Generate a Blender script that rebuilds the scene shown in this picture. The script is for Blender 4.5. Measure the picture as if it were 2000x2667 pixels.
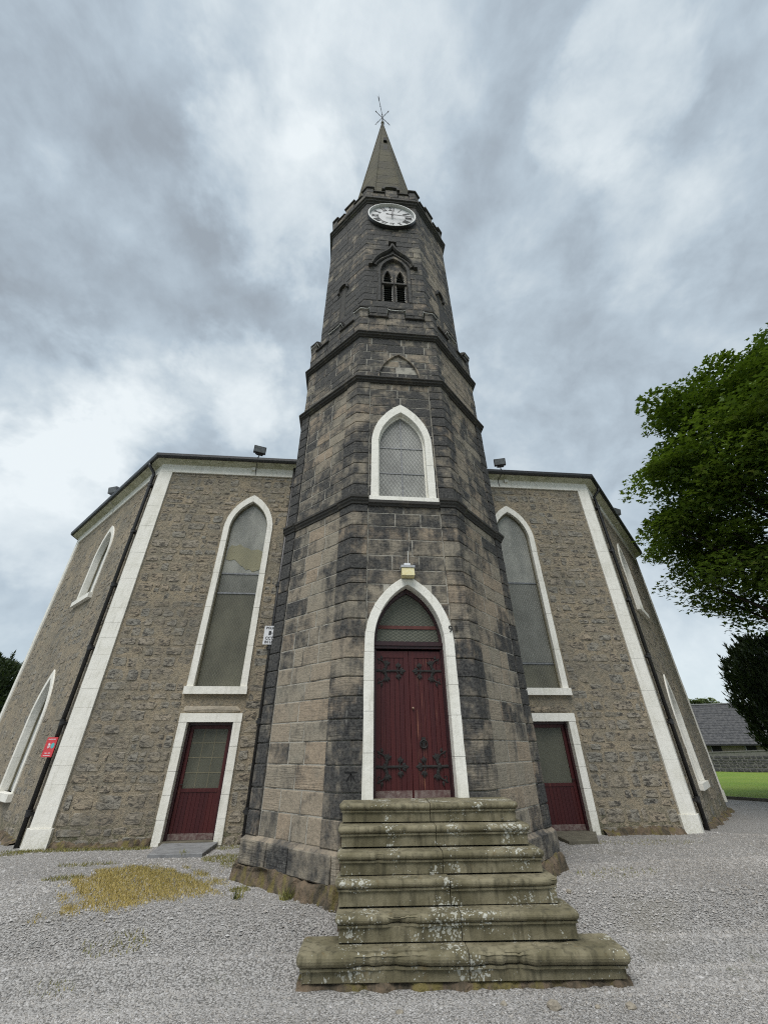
import bpy, math, random
import numpy as np
from mathutils import Vector, Matrix
from mathutils.geometry import tessellate_polygon

for _o in list(bpy.data.objects):
    bpy.data.objects.remove(_o)
scene = bpy.context.scene
COL = scene.collection
RND = random.Random(11)
NPR = np.random.default_rng(5)

# ------------------------------------------------------------------ camera
YAW, PITCH, ROLL = 0.0926, 0.5461, -0.008
CAM = Vector((-1.020, -6.608, 1.674))
fwd = Vector((math.sin(YAW) * math.cos(PITCH), math.cos(YAW) * math.cos(PITCH), math.sin(PITCH)))
rt = Vector((math.cos(YAW), -math.sin(YAW), 0.0))
up = rt.cross(fwd)
rt2 = rt * math.cos(ROLL) + up * math.sin(ROLL)
up2 = up * math.cos(ROLL) - rt * math.sin(ROLL)
cd = bpy.data.cameras.new("camera")
cam = bpy.data.objects.new("camera", cd)
cam.matrix_world = Matrix(((rt2.x, up2.x, -fwd.x, CAM.x), (rt2.y, up2.y, -fwd.y, CAM.y),
                           (rt2.z, up2.z, -fwd.z, CAM.z), (0, 0, 0, 1)))
cd.sensor_fit = 'VERTICAL'
cd.sensor_height = 24.0
cd.lens = 24.0 * 1023.05 / 2667.0
cd.clip_start = 0.05
cd.clip_end = 2000.0
COL.objects.link(cam)
scene.camera = cam

# ------------------------------------------------------------------ light
SUN_EL, SUN_AZ = math.radians(59), math.radians(205)      # azimuth clockwise from +Y
sd = bpy.data.lights.new("sun", 'SUN')
sd.energy = 1.5
sd.angle = math.radians(42)
sd.color = (1.0, 0.975, 0.94)
sun = bpy.data.objects.new("sun", sd)
sdir = Vector((math.sin(SUN_AZ) * math.cos(SUN_EL), math.cos(SUN_AZ) * math.cos(SUN_EL), math.sin(SUN_EL)))
sun.rotation_euler = sdir.to_track_quat('Z', 'Y').to_euler()
sun.location = (-8, -20, 40)
COL.objects.link(sun)

vs = scene.view_settings
vs.view_transform = 'Standard'
vs.look = 'None'
vs.exposure = 1.0
vs.gamma = 1.0
vs.use_curve_mapping = False
scene.cycles.use_denoising = False
scene.cycles.filter_width = 1.15
scene.cycles.adaptive_threshold = 0.02

# ------------------------------------------------------------------ node helper
class NT:
    def __init__(s, tree):
        s.t = tree
        s.n = tree.nodes
        s.l = tree.links
    def new(s, typ, **kw):
        nd = s.n.new(typ)
        for k, v in kw.items():
            if k.startswith('i_'):
                key = k[2:]
                key = int(key) if key.isdigit() else key
                s.put(nd.inputs[key], v)
            else:
                setattr(nd, k, v)
        return nd
    def put(s, sock, v):
        if hasattr(v, 'is_linked') or isinstance(v, bpy.types.NodeSocket):
            s.l.new(v, sock)
        elif isinstance(v, (tuple, list)) and sock.type == 'RGBA' and len(v) == 3:
            sock.default_value = (v[0], v[1], v[2], 1)
        else:
            sock.default_value = v
    def math(s, op, a, b=0.0, c=0.0, clamp=False):
        nd = s.n.new('ShaderNodeMath')
        nd.operation = op
        nd.use_clamp = clamp
        for i, v in enumerate((a, b, c)):
            s.put(nd.inputs[i], v)
        return nd.outputs[0]
    def vmath(s, op, a, b=(0, 0, 0)):
        nd = s.n.new('ShaderNodeVectorMath')
        nd.operation = op
        s.put(nd.inputs[0], a)
        s.put(nd.inputs[1], b)
        return nd.outputs['Value'] if op in ('DOT_PRODUCT', 'LENGTH') else nd.outputs['Vector']
    def mix(s, f, a, b, blend='MIX'):
        nd = s.n.new('ShaderNodeMix')
        nd.data_type = 'RGBA'
        nd.blend_type = blend
        s.put(nd.inputs[0], f)
        s.put(nd.inputs[6], a)
        s.put(nd.inputs[7], b)
        return nd.outputs[2]
    def ramp(s, f, p0, p1, v0=0.0, v1=1.0, smooth=True):
        nd = s.n.new('ShaderNodeMapRange')
        nd.interpolation_type = 'SMOOTHSTEP' if smooth else 'LINEAR'
        s.put(nd.inputs[0], f)
        for i, v in enumerate((p0, p1, v0, v1)):
            s.put(nd.inputs[i + 1], v)
        return nd.outputs[0]
    def noise(s, vec, scale, detail=3.0, rough=0.55, dist=0.0, out=0):
        nd = s.n.new('ShaderNodeTexNoise')
        s.put(nd.inputs['Vector'], vec)
        nd.inputs['Scale'].default_value = scale
        nd.inputs['Detail'].default_value = detail
        nd.inputs['Roughness'].default_value = rough
        nd.inputs['Distortion'].default_value = dist
        return nd.outputs[out]
    def voro(s, vec, scale, feature='F1', out='Distance', rnd=1.0):
        nd = s.n.new('ShaderNodeTexVoronoi')
        nd.feature = feature
        s.put(nd.inputs['Vector'], vec)
        nd.inputs['Scale'].default_value = scale
        nd.inputs['Randomness'].default_value = rnd
        return nd.outputs[out]
    def scale(s, vec, sc):
        nd = s.n.new('ShaderNodeMapping')
        s.put(nd.inputs['Vector'], vec)
        nd.inputs['Scale'].default_value = sc
        return nd.outputs[0]
    def attr(s, name='tint'):
        nd = s.n.new('ShaderNodeAttribute')
        nd.attribute_name = name
        sp = s.n.new('ShaderNodeSeparateColor')
        s.l.new(nd.outputs['Color'], sp.inputs[0])
        return sp.outputs[0], sp.outputs[1], sp.outputs[2]
    def pos(s):
        return s.n.new('ShaderNodeNewGeometry').outputs['Position']
    def sep(s, v):
        nd = s.n.new('ShaderNodeSeparateXYZ')
        s.put(nd.inputs[0], v)
        return nd.outputs
    def bump(s, h, strength, dist=0.02):
        nd = s.n.new('ShaderNodeBump')
        s.put(nd.inputs['Height'], h)
        nd.inputs['Strength'].default_value = strength
        nd.inputs['Distance'].default_value = dist
        return nd.outputs[0]

MATS = {}
def mat(name, build):
    if name in MATS:
        return MATS[name]
    m = bpy.data.materials.new(name)
    m.use_nodes = True
    nt = NT(m.node_tree)
    for nd in list(nt.n):
        nt.n.remove(nd)
    out = nt.n.new('ShaderNodeOutputMaterial')
    bs = nt.n.new('ShaderNodeBsdfPrincipled')
    nt.l.new(bs.outputs[0], out.inputs[0])
    build(nt, bs, out)
    MATS[name] = m
    return m

# ------------------------------------------------------------------ sky
world = bpy.data.worlds.new("World")
scene.world = world
world.use_nodes = True
w = NT(world.node_tree)
for nd in list(w.n):
    w.n.remove(nd)
wo = w.n.new('ShaderNodeOutputWorld')
bg = w.n.new('ShaderNodeBackground')
w.l.new(bg.outputs[0], wo.inputs[0])
sky = w.n.new('ShaderNodeTexSky')
sky.sky_type = 'NISHITA'
sky.sun_disc = False
sky.sun_elevation = SUN_EL
sky.sun_rotation = SUN_AZ
dirv = w.n.new('ShaderNodeTexCoord').outputs['Generated']
dx_, dy_, dz_ = w.sep(dirv)
cp = w.vmath('ADD', w.scale(dirv, (1.0, 1.0, 1.25)), (3.7, 1.9, 0.4))
n1 = w.noise(cp, 2.9, 6.0, 0.58, 0.2)
n2 = w.noise(cp, 8.5, 6.0, 0.6, 0.25)
base = w.math('ADD', w.math('MULTIPLY', n1, 0.74), w.math('MULTIPLY', n2, 0.34))
base = w.math('ADD', base, -0.005)
# the cloud sheet is thinner and brighter, or thicker and darker, in places: (direction, spread, amount)
wn = w.noise(cp, 6.0, 5.0, 0.6, 0.2, 1)
wdir = w.vmath('ADD', dirv, w.vmath('MULTIPLY', w.vmath('SUBTRACT', wn, (0.5, 0.5, 0.5)), (0.34, 0.34, 0.34)))
wdir = w.vmath('NORMALIZE', wdir)
THIN = [((-0.557, 0.599, 0.575), 9, 0.26), ((-0.60, 0.68, 0.41), 8, 0.18), ((-0.168, 0.334, 0.927), 8, 0.21), ((0.407, 0.139, 0.903), 6, 0.15),
        ((-0.047, 0.130, 0.990), 12, 0.12), ((-0.268, 0.657, 0.705), 6, 0.18), ((0.539, 0.293, 0.790), 6, 0.08), ((0.646, 0.729, 0.228), 15, 0.10), ((0.10, 0.75, 0.62), 9, 0.06),
        ((-0.480, 0.285, 0.830), 17, -0.07), ((-0.625, 0.515, 0.590), 7, -0.18), ((-0.402, 0.429, 0.809), 13, -0.06), ((-0.165, 0.597, 0.785), 8, -0.05), ((0.312, 0.44, 0.842), 13, -0.04)]
for dv, spread, amt in THIN:
    v = Vector(dv).normalized()
    d = w.vmath('DOT_PRODUCT', wdir, tuple(v))
    base = w.math('ADD', base, w.math('MULTIPLY', w.ramp(d, math.cos(math.radians(spread * 1.35)), 1.0), amt))
cr = w.n.new('ShaderNodeValToRGB')
el = cr.color_ramp.elements
el[0].position = 0.34; el[0].color = (0.172, 0.197, 0.220, 1)
el[1].position = 0.86; el[1].color = (0.440, 0.472, 0.484, 1)
for p, c in ((0.44, (0.205, 0.240, 0.271, 1)), (0.54, (0.250, 0.294, 0.330, 1)), (0.66, (0.325, 0.365, 0.390, 1))):
    e = el.new(p); e.color = c
w.l.new(base, cr.inputs[0])
hor = w.ramp(dz_, -0.02, 0.30, 1.0, 0.0)
cl2 = w.mix(w.math('MULTIPLY', hor, 0.40), cr.outputs[0], (0.40, 0.455, 0.475))
skys = w.vmath('MULTIPLY', sky.outputs[0], (0.09, 0.09, 0.09))
fin = w.mix(0.94, skys, cl2)
w.l.new(fin, bg.inputs[0])
bg.inputs[1].default_value = 1.0

# ------------------------------------------------------------------ mesh helpers
WORLD = {}
def mark(o, label=None, cat=None, group=None, kind=None):
    if label: o["label"] = label
    if cat: o["category"] = cat
    if group: o["group"] = group
    if kind: o["kind"] = kind
    return o
def put(o, loc, parent):
    o.location = loc
    WORLD[o.name] = Vector(loc)
    COL.objects.link(o)
    if parent is not None:
        o.parent = parent
        o.matrix_parent_inverse = Matrix.Translation(-WORLD[parent.name])
    return o
def thing(name, loc, label, cat, group=None):
    o = bpy.data.objects.new(name, None)
    o.empty_display_size = 0.3
    put(o, loc, None)
    return mark(o, label, cat, group)
class MB:
    """collects geometry in world space, builds ONE mesh object"""
    def __init__(s):
        s.v = []; s.f = []; s.t = []; s.m = []
    def add(s, verts, faces, tint=(0.5, 0.5, 0.5), mi=0):
        b = len(s.v)
        s.v.extend(tuple(p) for p in verts)
        s.f.extend(tuple(i + b for i in f) for f in faces)
        s.t.extend([tint] * len(verts))
        s.m.extend([mi] * len(faces))
        return s
    def box(s, c, h, ax=None, tint=(0.5, 0.5, 0.5), mi=0):
        ax = ax or (Vector((1, 0, 0)), Vector((0, 1, 0)), Vector((0, 0, 1)))
        c = Vector(c)
        vs_ = []
        for i in (-1, 1):
            for j in (-1, 1):
                for k in (-1, 1):
                    vs_.append(c + ax[0] * (h[0] * i) + ax[1] * (h[1] * j) + ax[2] * (h[2] * k))
        return s.add(vs_, [(0, 1, 3, 2), (4, 6, 7, 5), (0, 4, 5, 1), (2, 3, 7, 6), (0, 2, 6, 4), (1, 5, 7, 3)], tint, mi)
    def tube(s, pts, rad, n=8, tint=(0.5, 0.5, 0.5), caps=True, mi=0, flat=None):
        pts = [Vector(p) for p in pts]
        rads = rad if isinstance(rad, (list, tuple)) else [rad] * len(pts)
        vs_, fs = [], []
        prev = None
        for i, p in enumerate(pts):
            a = pts[max(i - 1, 0)]; b = pts[min(i + 1, len(pts) - 1)]
            d = (b - a).normalized()
            ref = flat[0] if flat else (Vector((0, 0, 1)) if abs(d.z) < 0.9 else Vector((1, 0, 0)))
            if prev is not None and not flat:
                ref = prev
            u_ = (ref - d * ref.dot(d))
            if u_.length < 1e-5:
                u_ = d.orthogonal()
            u_.normalize()
            prev = u_
            w_ = d.cross(u_)
            fl = flat[1] if flat else 1.0
            for k in range(n):
                t = 2 * math.pi * (k + 0.5) / n
                vs_.append(p + u_ * (math.cos(t) * rads[i] * fl) + w_ * (math.sin(t) * rads[i]))
        for i in range(len(pts) - 1):
            for k in range(n):
                k2 = (k + 1) % n
                fs.append((i * n + k, i * n + k2, (i + 1) * n + k2, (i + 1) * n + k))
        if caps:
            fs.append(tuple(range(n - 1, -1, -1)))
            fs.append(tuple((len(pts) - 1) * n + k for k in range(n)))
        return s.add(vs_, fs, tint, mi)
    def build(s, name, mats, parent=None, smooth=False, origin=None):
        if origin is None:
            a = np.array(s.v)
            lo, hi = a.min(0), a.max(0)
            origin = Vector(((lo[0] + hi[0]) / 2, (lo[1] + hi[1]) / 2, lo[2]))
        me = bpy.data.meshes.new(name)
        arr = np.array(s.v, dtype=np.float64) - np.array(origin)
        me.from_pydata(arr.tolist(), [], s.f)
        at = me.attributes.new('tint', 'FLOAT_COLOR', 'POINT')
        tt = np.ones((len(s.v), 4), dtype=np.float32)
        tt[:, :3] = np.array(s.t, dtype=np.float32)
        at.data.foreach_set('color', tt.ravel())
        if not isinstance(mats, (list, tuple)):
            mats = [mats]
        for m in mats:
            me.materials.append(m)
        if any(s.m):
            me.polygons.foreach_set('material_index', s.m)
        if smooth:
            me.polygons.foreach_set('use_smooth', [True] * len(me.polygons))
        me.update()
        o = bpy.data.objects.new(name, me)
        return put(o, origin, parent)
def obox(name, c, h, m, parent=None, ax=None, tint=(0.5, 0.5, 0.5)):
    return MB().box(c, h, ax, tint).build(name, m, parent)
def np_mesh(name, V, F, T, m, parent=None, origin=(0, 0, 0), smooth=False):
    """fast mesh from arrays; F is (n,3)"""
    me = bpy.data.meshes.new(name)
    V = V - np.array(origin)
    me.vertices.add(len(V)); me.vertices.foreach_set('co', V.astype(np.float32).ravel())
    me.loops.add(F.size); me.loops.foreach_set('vertex_index', F.astype(np.int32).ravel())
    me.polygons.add(len(F))
    me.polygons.foreach_set('loop_start', np.arange(len(F), dtype=np.int32) * 3)
    if smooth:
        me.polygons.foreach_set('use_smooth', np.ones(len(F), dtype=bool))
    at = me.attributes.new('tint', 'FLOAT_COLOR', 'POINT')
    tt = np.ones((len(V), 4), dtype=np.float32); tt[:, :3] = T
    at.data.foreach_set('color', tt.ravel())
    me.materials.append(m)
    me.update(calc_edges=True)
    me.validate()
    o = bpy.data.objects.new(name, me)
    return put(o, origin, parent)

class Frame:
    """wall frame: u along the wall, o outward, z up"""
    def __init__(s, org, d, n):
        s.o = Vector((org[0], org[1], 0)); s.d = Vector((d[0], d[1], 0)).normalized(); s.n = Vector((n[0], n[1], 0)).normalized()
    def P(s, u, o, z):
        return s.o + s.d * u + s.n * o + Vector((0, 0, z))
    @property
    def ax(s):
        return (s.d, s.n, Vector((0, 0, 1)))

def lancet(wd, z0, zs, za, n=9):
    """pointed arch outline from bottom left over the apex to bottom right"""
    h = za - zs
    r = (wd * wd + h * h) / (2 * wd)
    a1 = math.asin(min(1, h / r))
    if wd - r > 0 and h > r:
        a1 = math.pi - a1
    rp = [((wd - r) + r * math.cos(a1 * i / n), zs + r * math.sin(a1 * i / n)) for i in range(n + 1)]
    rp[-1] = (0.0, za)
    nb = 6
    right = [(wd, z0 + (zs - z0) * i / nb) for i in range(nb)] + rp
    left = [(-x, z) for x, z in right]
    return left + right[::-1][1:]
def lancet_hw(wd, z0, zs, za, z):
    if z < z0 or z > za:
        return 0.0
    if z <= zs:
        return wd
    h = za - zs
    r = (wd * wd + h * h) / (2 * wd)
    return max(0.0, (wd - r) + math.sqrt(max(0, r * r - (z - zs) ** 2)))
def poly_fill(mb, fr, outer, holes, o, tint=(0.5, 0.5, 0.5)):
    polys = [[Vector((x, z, 0)) for x, z in outer]] + [[Vector((x, z, 0)) for x, z in h] for h in holes]
    tri = tessellate_polygon(polys)
    flat = [p for pl in polys for p in pl]
    fs = []
    for t in tri:
        a, b, c = (flat[i] for i in t)
        cr_ = (b - a).cross(c - a).z
        if abs(cr_) < 1e-10:
            continue
        fs.append(t if cr_ > 0 else (t[0], t[2], t[1]))
    # u to the right, z up, outward towards the viewer: keep counter-clockwise
    mb.add([fr.P(p.x, o, p.y) for p in flat], fs, tint)
def run_pts(pts, a, b):
    """sub-run of a polyline by fractional index"""
    def at(i):
        k = min(int(i), len(pts) - 2); f = i - k
        return (pts[k][0] * (1 - f) + pts[k + 1][0] * f, pts[k][1] * (1 - f) + pts[k + 1][1] * f)
    out = [at(a)]
    k = int(math.floor(a)) + 1
    while k < b - 1e-6:
        out.append(pts[k]); k += 1
    out.append(at(b))
    return out
def surround_piece(fr, uc, inn, out, proud, depth, tint=(0.5, 0.5, 0.5)):
    mb = MB()
    n = len(inn)
    c = 0.006
    V = []
    for (xi, zi), (xo, zo) in zip(inn, out):
        dx, dz = xo - xi, zo - zi
        L = math.hypot(dx, dz) or 1
        ex, ez = dx / L * c, dz / L * c
        jo = RND.uniform(-0.004, 0.004); xo += jo * dx / L; zo += jo * dz / L
        V += [fr.P(uc + xi, proud - depth, zi), fr.P(uc + xi, proud - c, zi), fr.P(uc + xi + ex, proud, zi + ez),
              fr.P(uc + xo - ex, proud, zo - ez), fr.P(uc + xo, proud - c, zo), fr.P(uc + xo, proud - depth, zo)]
    F = []
    for i in range(n - 1):
        for k in range(5):
            a = i * 6 + k
            F.append((a, a + 1, a + 7, a + 6))
    F.append((0, 5, 4, 3, 2, 1))
    e = (n - 1) * 6
    F.append((e, e + 1, e + 2, e + 3, e + 4, e + 5))
    mb.add(V, F, tint)
    return mb
# ------------------------------------------------------------------ materials
def _ashlar(nt, bs, out):
    p = nt.pos()
    soot, warm, rnd = nt.attr()
    off = nt.n.new('ShaderNodeCombineXYZ')
    nt.l.new(nt.math('MULTIPLY', rnd, 37.0), off.inputs[0]); nt.l.new(nt.math('MULTIPLY', rnd, 91.0), off.inputs[2])
    q = nt.vmath('ADD', p, off.outputs[0])                 # every block gets its own bit of stone
    big = nt.noise(p, 1.0, 5.0, 0.62, 0.3)
    med = nt.noise(p, 3.4, 5.0, 0.65, 0.4)
    blot = nt.noise(q, 4.5, 5.0, 0.62, 0.3)
    fine = nt.noise(q, 26.0, 4.0, 0.65)
    streak = nt.noise(nt.scale(p, (9.0, 9.0, 1.1)), 1.0, 4.0, 0.6)
    tan = nt.mix(warm, (0.285, 0.250, 0.192), (0.335, 0.262, 0.186))
    tan = nt.mix(nt.ramp(fine, 0.35, 0.75, 0.0, 0.55), tan, (0.150, 0.132, 0.103))
    tan = nt.mix(nt.ramp(nt.noise(q, 1.9, 2.0), 0.55, 0.8, 0, 0.5), tan, (0.215, 0.205, 0.165))
    m = nt.math('ADD', nt.math('MULTIPLY', soot, 1.0), nt.math('MULTIPLY', nt.math('SUBTRACT', blot, 0.5), 0.9))
    m = nt.math('ADD', m, nt.math('MULTIPLY', nt.math('SUBTRACT', big, 0.5), 1.7))
    m = nt.math('ADD', m, nt.math('MULTIPLY', nt.math('SUBTRACT', med, 0.5), 1.3))
    m = nt.math('ADD', m, nt.math('MULTIPLY', nt.math('SUBTRACT', streak, 0.5), 0.7))
    mk_ = nt.ramp(m, 0.16, 0.86)
    dark = nt.mix(nt.ramp(fine, 0.3, 0.7), (0.017, 0.017, 0.018), (0.078, 0.076, 0.070))
    col = nt.mix(mk_, tan, dark)
    # lime runs out of the joints
    run = nt.math('MULTIPLY', nt.ramp(nt.noise(nt.scale(p, (26.0, 26.0, 2.6)), 1.0, 3.0, 0.7), 0.62, 0.74), nt.ramp(nt.noise(p, 1.7, 2.0), 0.5, 0.66))
    col = nt.mix(nt.math('MULTIPLY', run, 0.6), col, (0.42, 0.40, 0.35))
    bs.inputs['Roughness'].default_value = 0.92
    nt.l.new(col, bs.inputs['Base Color'])
    tool = nt.noise(nt.scale(q, (3.0, 3.0, 46.0)), 1.0, 3.0, 0.6, 0.4)
    ta = nt.math('MULTIPLY', tool, nt.ramp(rnd, 0.35, 0.75, 0.10, 0.75))
    h = nt.math('ADD', nt.math('ADD', nt.math('MULTIPLY', blot, 1.4), nt.math('MULTIPLY', fine, 0.5)), ta)
    nt.l.new(nt.bump(h, 0.85, 0.024), bs.inputs['Normal'])
M_ASH = mat('weathered_ashlar', _ashlar)

def _mortar(nt, bs, out):
    p = nt.pos()
    c = nt.mix(nt.ramp(nt.noise(p, 3.0, 5.0, 0.65), 0.34, 0.54), (0.060, 0.057, 0.05), (0.36, 0.34, 0.29))
    nt.l.new(c, bs.inputs['Base Color'])
    bs.inputs['Roughness'].default_value = 0.95
    nt.l.new(nt.bump(nt.noise(p, 60.0, 3.0), 0.5, 0.01), bs.inputs['Normal'])
M_MORT = mat('lime_mortar', _mortar)

def _trim(nt, bs, out):      # dressed string courses, copings
    p = nt.pos()
    soot, warm, rnd = nt.attr()
    a = nt.noise(p, 5.0, 5.0, 0.62)
    c = nt.mix(nt.ramp(a, 0.5, 0.85), (0.043, 0.041, 0.037), (0.145, 0.125, 0.095))
    c = nt.mix(nt.ramp(nt.noise(p, 2.0, 3.0), 0.62, 0.75, 0, 0.5), c, (0.12, 0.12, 0.07))
    nt.l.new(c, bs.inputs['Base Color'])
    bs.inputs['Roughness'].default_value = 0.9
    nt.l.new(nt.bump(nt.noise(p, 22.0, 4.0, 0.6), 0.6, 0.015), bs.inputs['Normal'])
def _dmort(nt, bs, out):
    p = nt.pos()
    c = nt.mix(nt.ramp(nt.noise(p, 3.0, 4.0, 0.65), 0.45, 0.68), (0.050, 0.048, 0.044), (0.22, 0.21, 0.18))
    nt.l.new(c, bs.inputs['Base Color'])
    bs.inputs['Roughness'].default_value = 0.95
M_DMORT = mat('sooty_mortar', _dmort)
M_TRIM = mat('sooty_dressed_stone', _trim)

def _rubble(nt, bs, out):
    p = nt.pos()
    tone, warm, rnd = nt.attr()
    off = nt.n.new('ShaderNodeCombineXYZ')
    nt.l.new(nt.math('MULTIPLY', rnd, 53.0), off.inputs[0]); nt.l.new(nt.math('MULTIPLY', rnd, 29.0), off.inputs[2])
    q = nt.vmath('ADD', p, off.outputs[0])
    lay = nt.noise(nt.scale(q, (7.0, 7.0, 17.0)), 1.0, 5.0, 0.70, 0.8)
    fine = nt.noise(q, 34.0, 4.0, 0.65)
    c = nt.mix(warm, (0.265, 0.252, 0.215), (0.330, 0.270, 0.192))
    c = nt.mix(nt.ramp(tone, 0.0, 1.0, 0.0, 0.75, False), c, (0.34, 0.275, 0.195))
    c = nt.mix(nt.ramp(lay, 0.40, 0.56, 0.92, 0.0), c, (0.028, 0.026, 0.023))
    c = nt.mix(nt.ramp(fine, 0.52, 0.74, 0.0, 0.6), c, (0.42, 0.375, 0.30))
    c = nt.mix(nt.ramp(nt.noise(p, 2.2, 5.0, 0.68), 0.47, 0.68, 0, 0.85), c, (0.270, 0.230, 0.164))
    c = nt.mix(nt.ramp(nt.noise(p, 0.7, 3.0, 0.6), 0.46, 0.66, 0, 0.45), c, (0.140, 0.130, 0.108))
    nt.l.new(c, bs.inputs['Base Color'])
    bs.inputs['Roughness'].default_value = 0.95
    h = nt.math('ADD', nt.math('MULTIPLY', lay, 1.3), nt.math('MULTIPLY', fine, 0.5))
    nt.l.new(nt.bump(h, 0.75, 0.028), bs.inputs['Normal'])
M_RUB = mat('flaky_rubble_stone', _rubble)

def _rubmort(nt, bs, out):
    p = nt.pos()
    a = nt.noise(p, 1.6, 5.0, 0.6)
    b = nt.noise(p, 11.0, 5.0, 0.68, 0.4)
    f = nt.noise(nt.scale(p, (30, 30, 42)), 1.0, 4.0, 0.7)
    c = nt.mix(nt.ramp(a, 0.4, 0.62), (0.252, 0.220, 0.162), (0.328, 0.270, 0.186))
    c = nt.mix(nt.ramp(b, 0.46, 0.68, 0, 0.8), c, (0.165, 0.152, 0.124))
    c = nt.mix(nt.ramp(f, 0.56, 0.70, 0, 0.85), c, (0.46, 0.405, 0.315))
    c = nt.mix(nt.ramp(f, 0.44, 0.32, 0, 0.8), c, (0.050, 0.045, 0.037))
    c = nt.mix(nt.ramp(nt.noise(p, 0.7, 3.0, 0.6), 0.46, 0.66, 0, 0.40), c, (0.150, 0.138, 0.112))
    z = nt.sep(p)[2]
    gr = nt.math('MULTIPLY', nt.ramp(nt.math('ADD', z, nt.math('MULTIPLY', a, 0.5)), 0.25, 0.85, 1, 0), nt.ramp(b, 0.42, 0.6))
    c = nt.mix(nt.math('MULTIPLY', gr, 0.75), c, (0.085, 0.088, 0.038))
    nt.l.new(c, bs.inputs['Base Color'])
    bs.inputs['Roughness'].default_value = 0.96
    h = nt.math('ADD', nt.math('MULTIPLY', b, 1.2), nt.math('MULTIPLY', f, 0.6))
    nt.l.new(nt.bump(h, 1.0, 0.035), bs.inputs['Normal'])
M_RMORT = mat('brown_rubble_mortar', _rubmort)

def _white(nt, bs, out):
    p = nt.pos()
    a = nt.noise(p, 2.3, 5.0, 0.6)
    s = nt.noise(nt.scale(p, (14, 14, 1.6)), 1.0, 4.0, 0.65)
    f = nt.noise(p, 30.0, 4.0, 0.6)
    c = nt.mix(nt.ramp(a, 0.42, 0.7, 0, 0.6), (0.79, 0.77, 0.70), (0.68, 0.66, 0.575))
    c = nt.mix(nt.ramp(s, 0.50, 0.74, 0, 0.6), c, (0.50, 0.485, 0.41))
    c = nt.mix(nt.ramp(nt.noise(p, 17.0, 4.0, 0.7), 0.64, 0.76, 0, 0.7), c, (0.33, 0.31, 0.26))
    z = nt.sep(p)[2]
    low = nt.math('MULTIPLY', nt.ramp(z, 0.0, 0.5, 1.0, 0.0), nt.ramp(f, 0.4, 0.62))
    c = nt.mix(nt.math('MULTIPLY', low, 0.4), c, (0.40, 0.38, 0.27))
    nt.l.new(c, bs.inputs['Base Color'])
    bs.inputs['Roughness'].default_value = 0.72
    h = nt.math('ADD', nt.noise(p, 9.0, 3.0), nt.math('MULTIPLY', f, 0.35))
    nt.l.new(nt.bump(h, 0.45, 0.015), bs.inputs['Normal'])
M_WHITE = mat('white_masonry_paint', _white)

def _cream(nt, bs, out):
    p = nt.pos()
    a = nt.noise(nt.scale(p, (3, 3, 9)), 1.0, 5.0, 0.6)
    c = nt.mix(nt.ramp(a, 0.4, 0.7), (0.50, 0.495, 0.375), (0.34, 0.34, 0.225))
    nt.l.new(c, bs.inputs['Base Color'])
    bs.inputs['Roughness'].default_value = 0.7
M_CREAM = mat('algae_stained_cream_paint', _cream)

def plain(name, col, rough=0.6, metal=0.0, var=0.25, sc=8.0, bump=0.2, col2=None):
    def b(nt, bs, out):
        p = nt.pos()
        a = nt.noise(p, sc, 4.0, 0.6)
        c2 = col2 or tuple(x * (1 - var) for x in col)
        nt.l.new(nt.mix(nt.ramp(a, 0.35, 0.68), col, c2), bs.inputs['Base Color'])
        bs.inputs['Roughness'].default_value = rough
        bs.inputs['Metallic'].default_value = metal
        if bump:
            nt.l.new(nt.bump(nt.noise(p, sc * 5, 3.0), bump, 0.006), bs.inputs['Normal'])
    return mat(name, b)
M_BLACK = plain('black_gloss_paint', (0.012, 0.012, 0.013), 0.42, 0, 0.4, 20, 0.3, (0.028, 0.027, 0.026))
M_IRON = plain('wrought_iron', (0.008, 0.008, 0.008), 0.8, 0.0, 0.4, 30, 0.4, (0.02, 0.018, 0.016))
M_DARK = plain('dark_void', (0.006, 0.006, 0.006), 0.9, 0, 0.3, 8, 0)
M_SLATE = plain('roof_slate', (0.038, 0.039, 0.042), 0.75, 0, 0.4, 4, 0.6, (0.085, 0.084, 0.084))
M_GREYMET = plain('grey_metal', (0.20, 0.205, 0.21), 0.45, 0.3, 0.4, 12, 0.2)
M_BROWNMET = plain('brown_lamp_housing', (0.035, 0.03, 0.028), 0.5, 0.2, 0.4, 12, 0.2)
M_LENS = plain('floodlight_glass', (0.16, 0.17, 0.17), 0.12, 0.0, 0.4, 14, 0)
M_CABLE = plain('white_cable', (0.62, 0.62, 0.58), 0.6, 0, 0.3, 9, 0)
M_DIAL = plain('clock_dial_paint', (0.46, 0.47, 0.475), 0.55, 0, 0.15, 2.5, 0.05)
M_RIM = plain('clock_rim_paint', (0.70, 0.70, 0.68), 0.5, 0, 0.1, 5, 0)
M_GOLDBLK = plain('clock_black', (0.015, 0.017, 0.019), 0.6, 0, 0.3, 9, 0)

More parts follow.
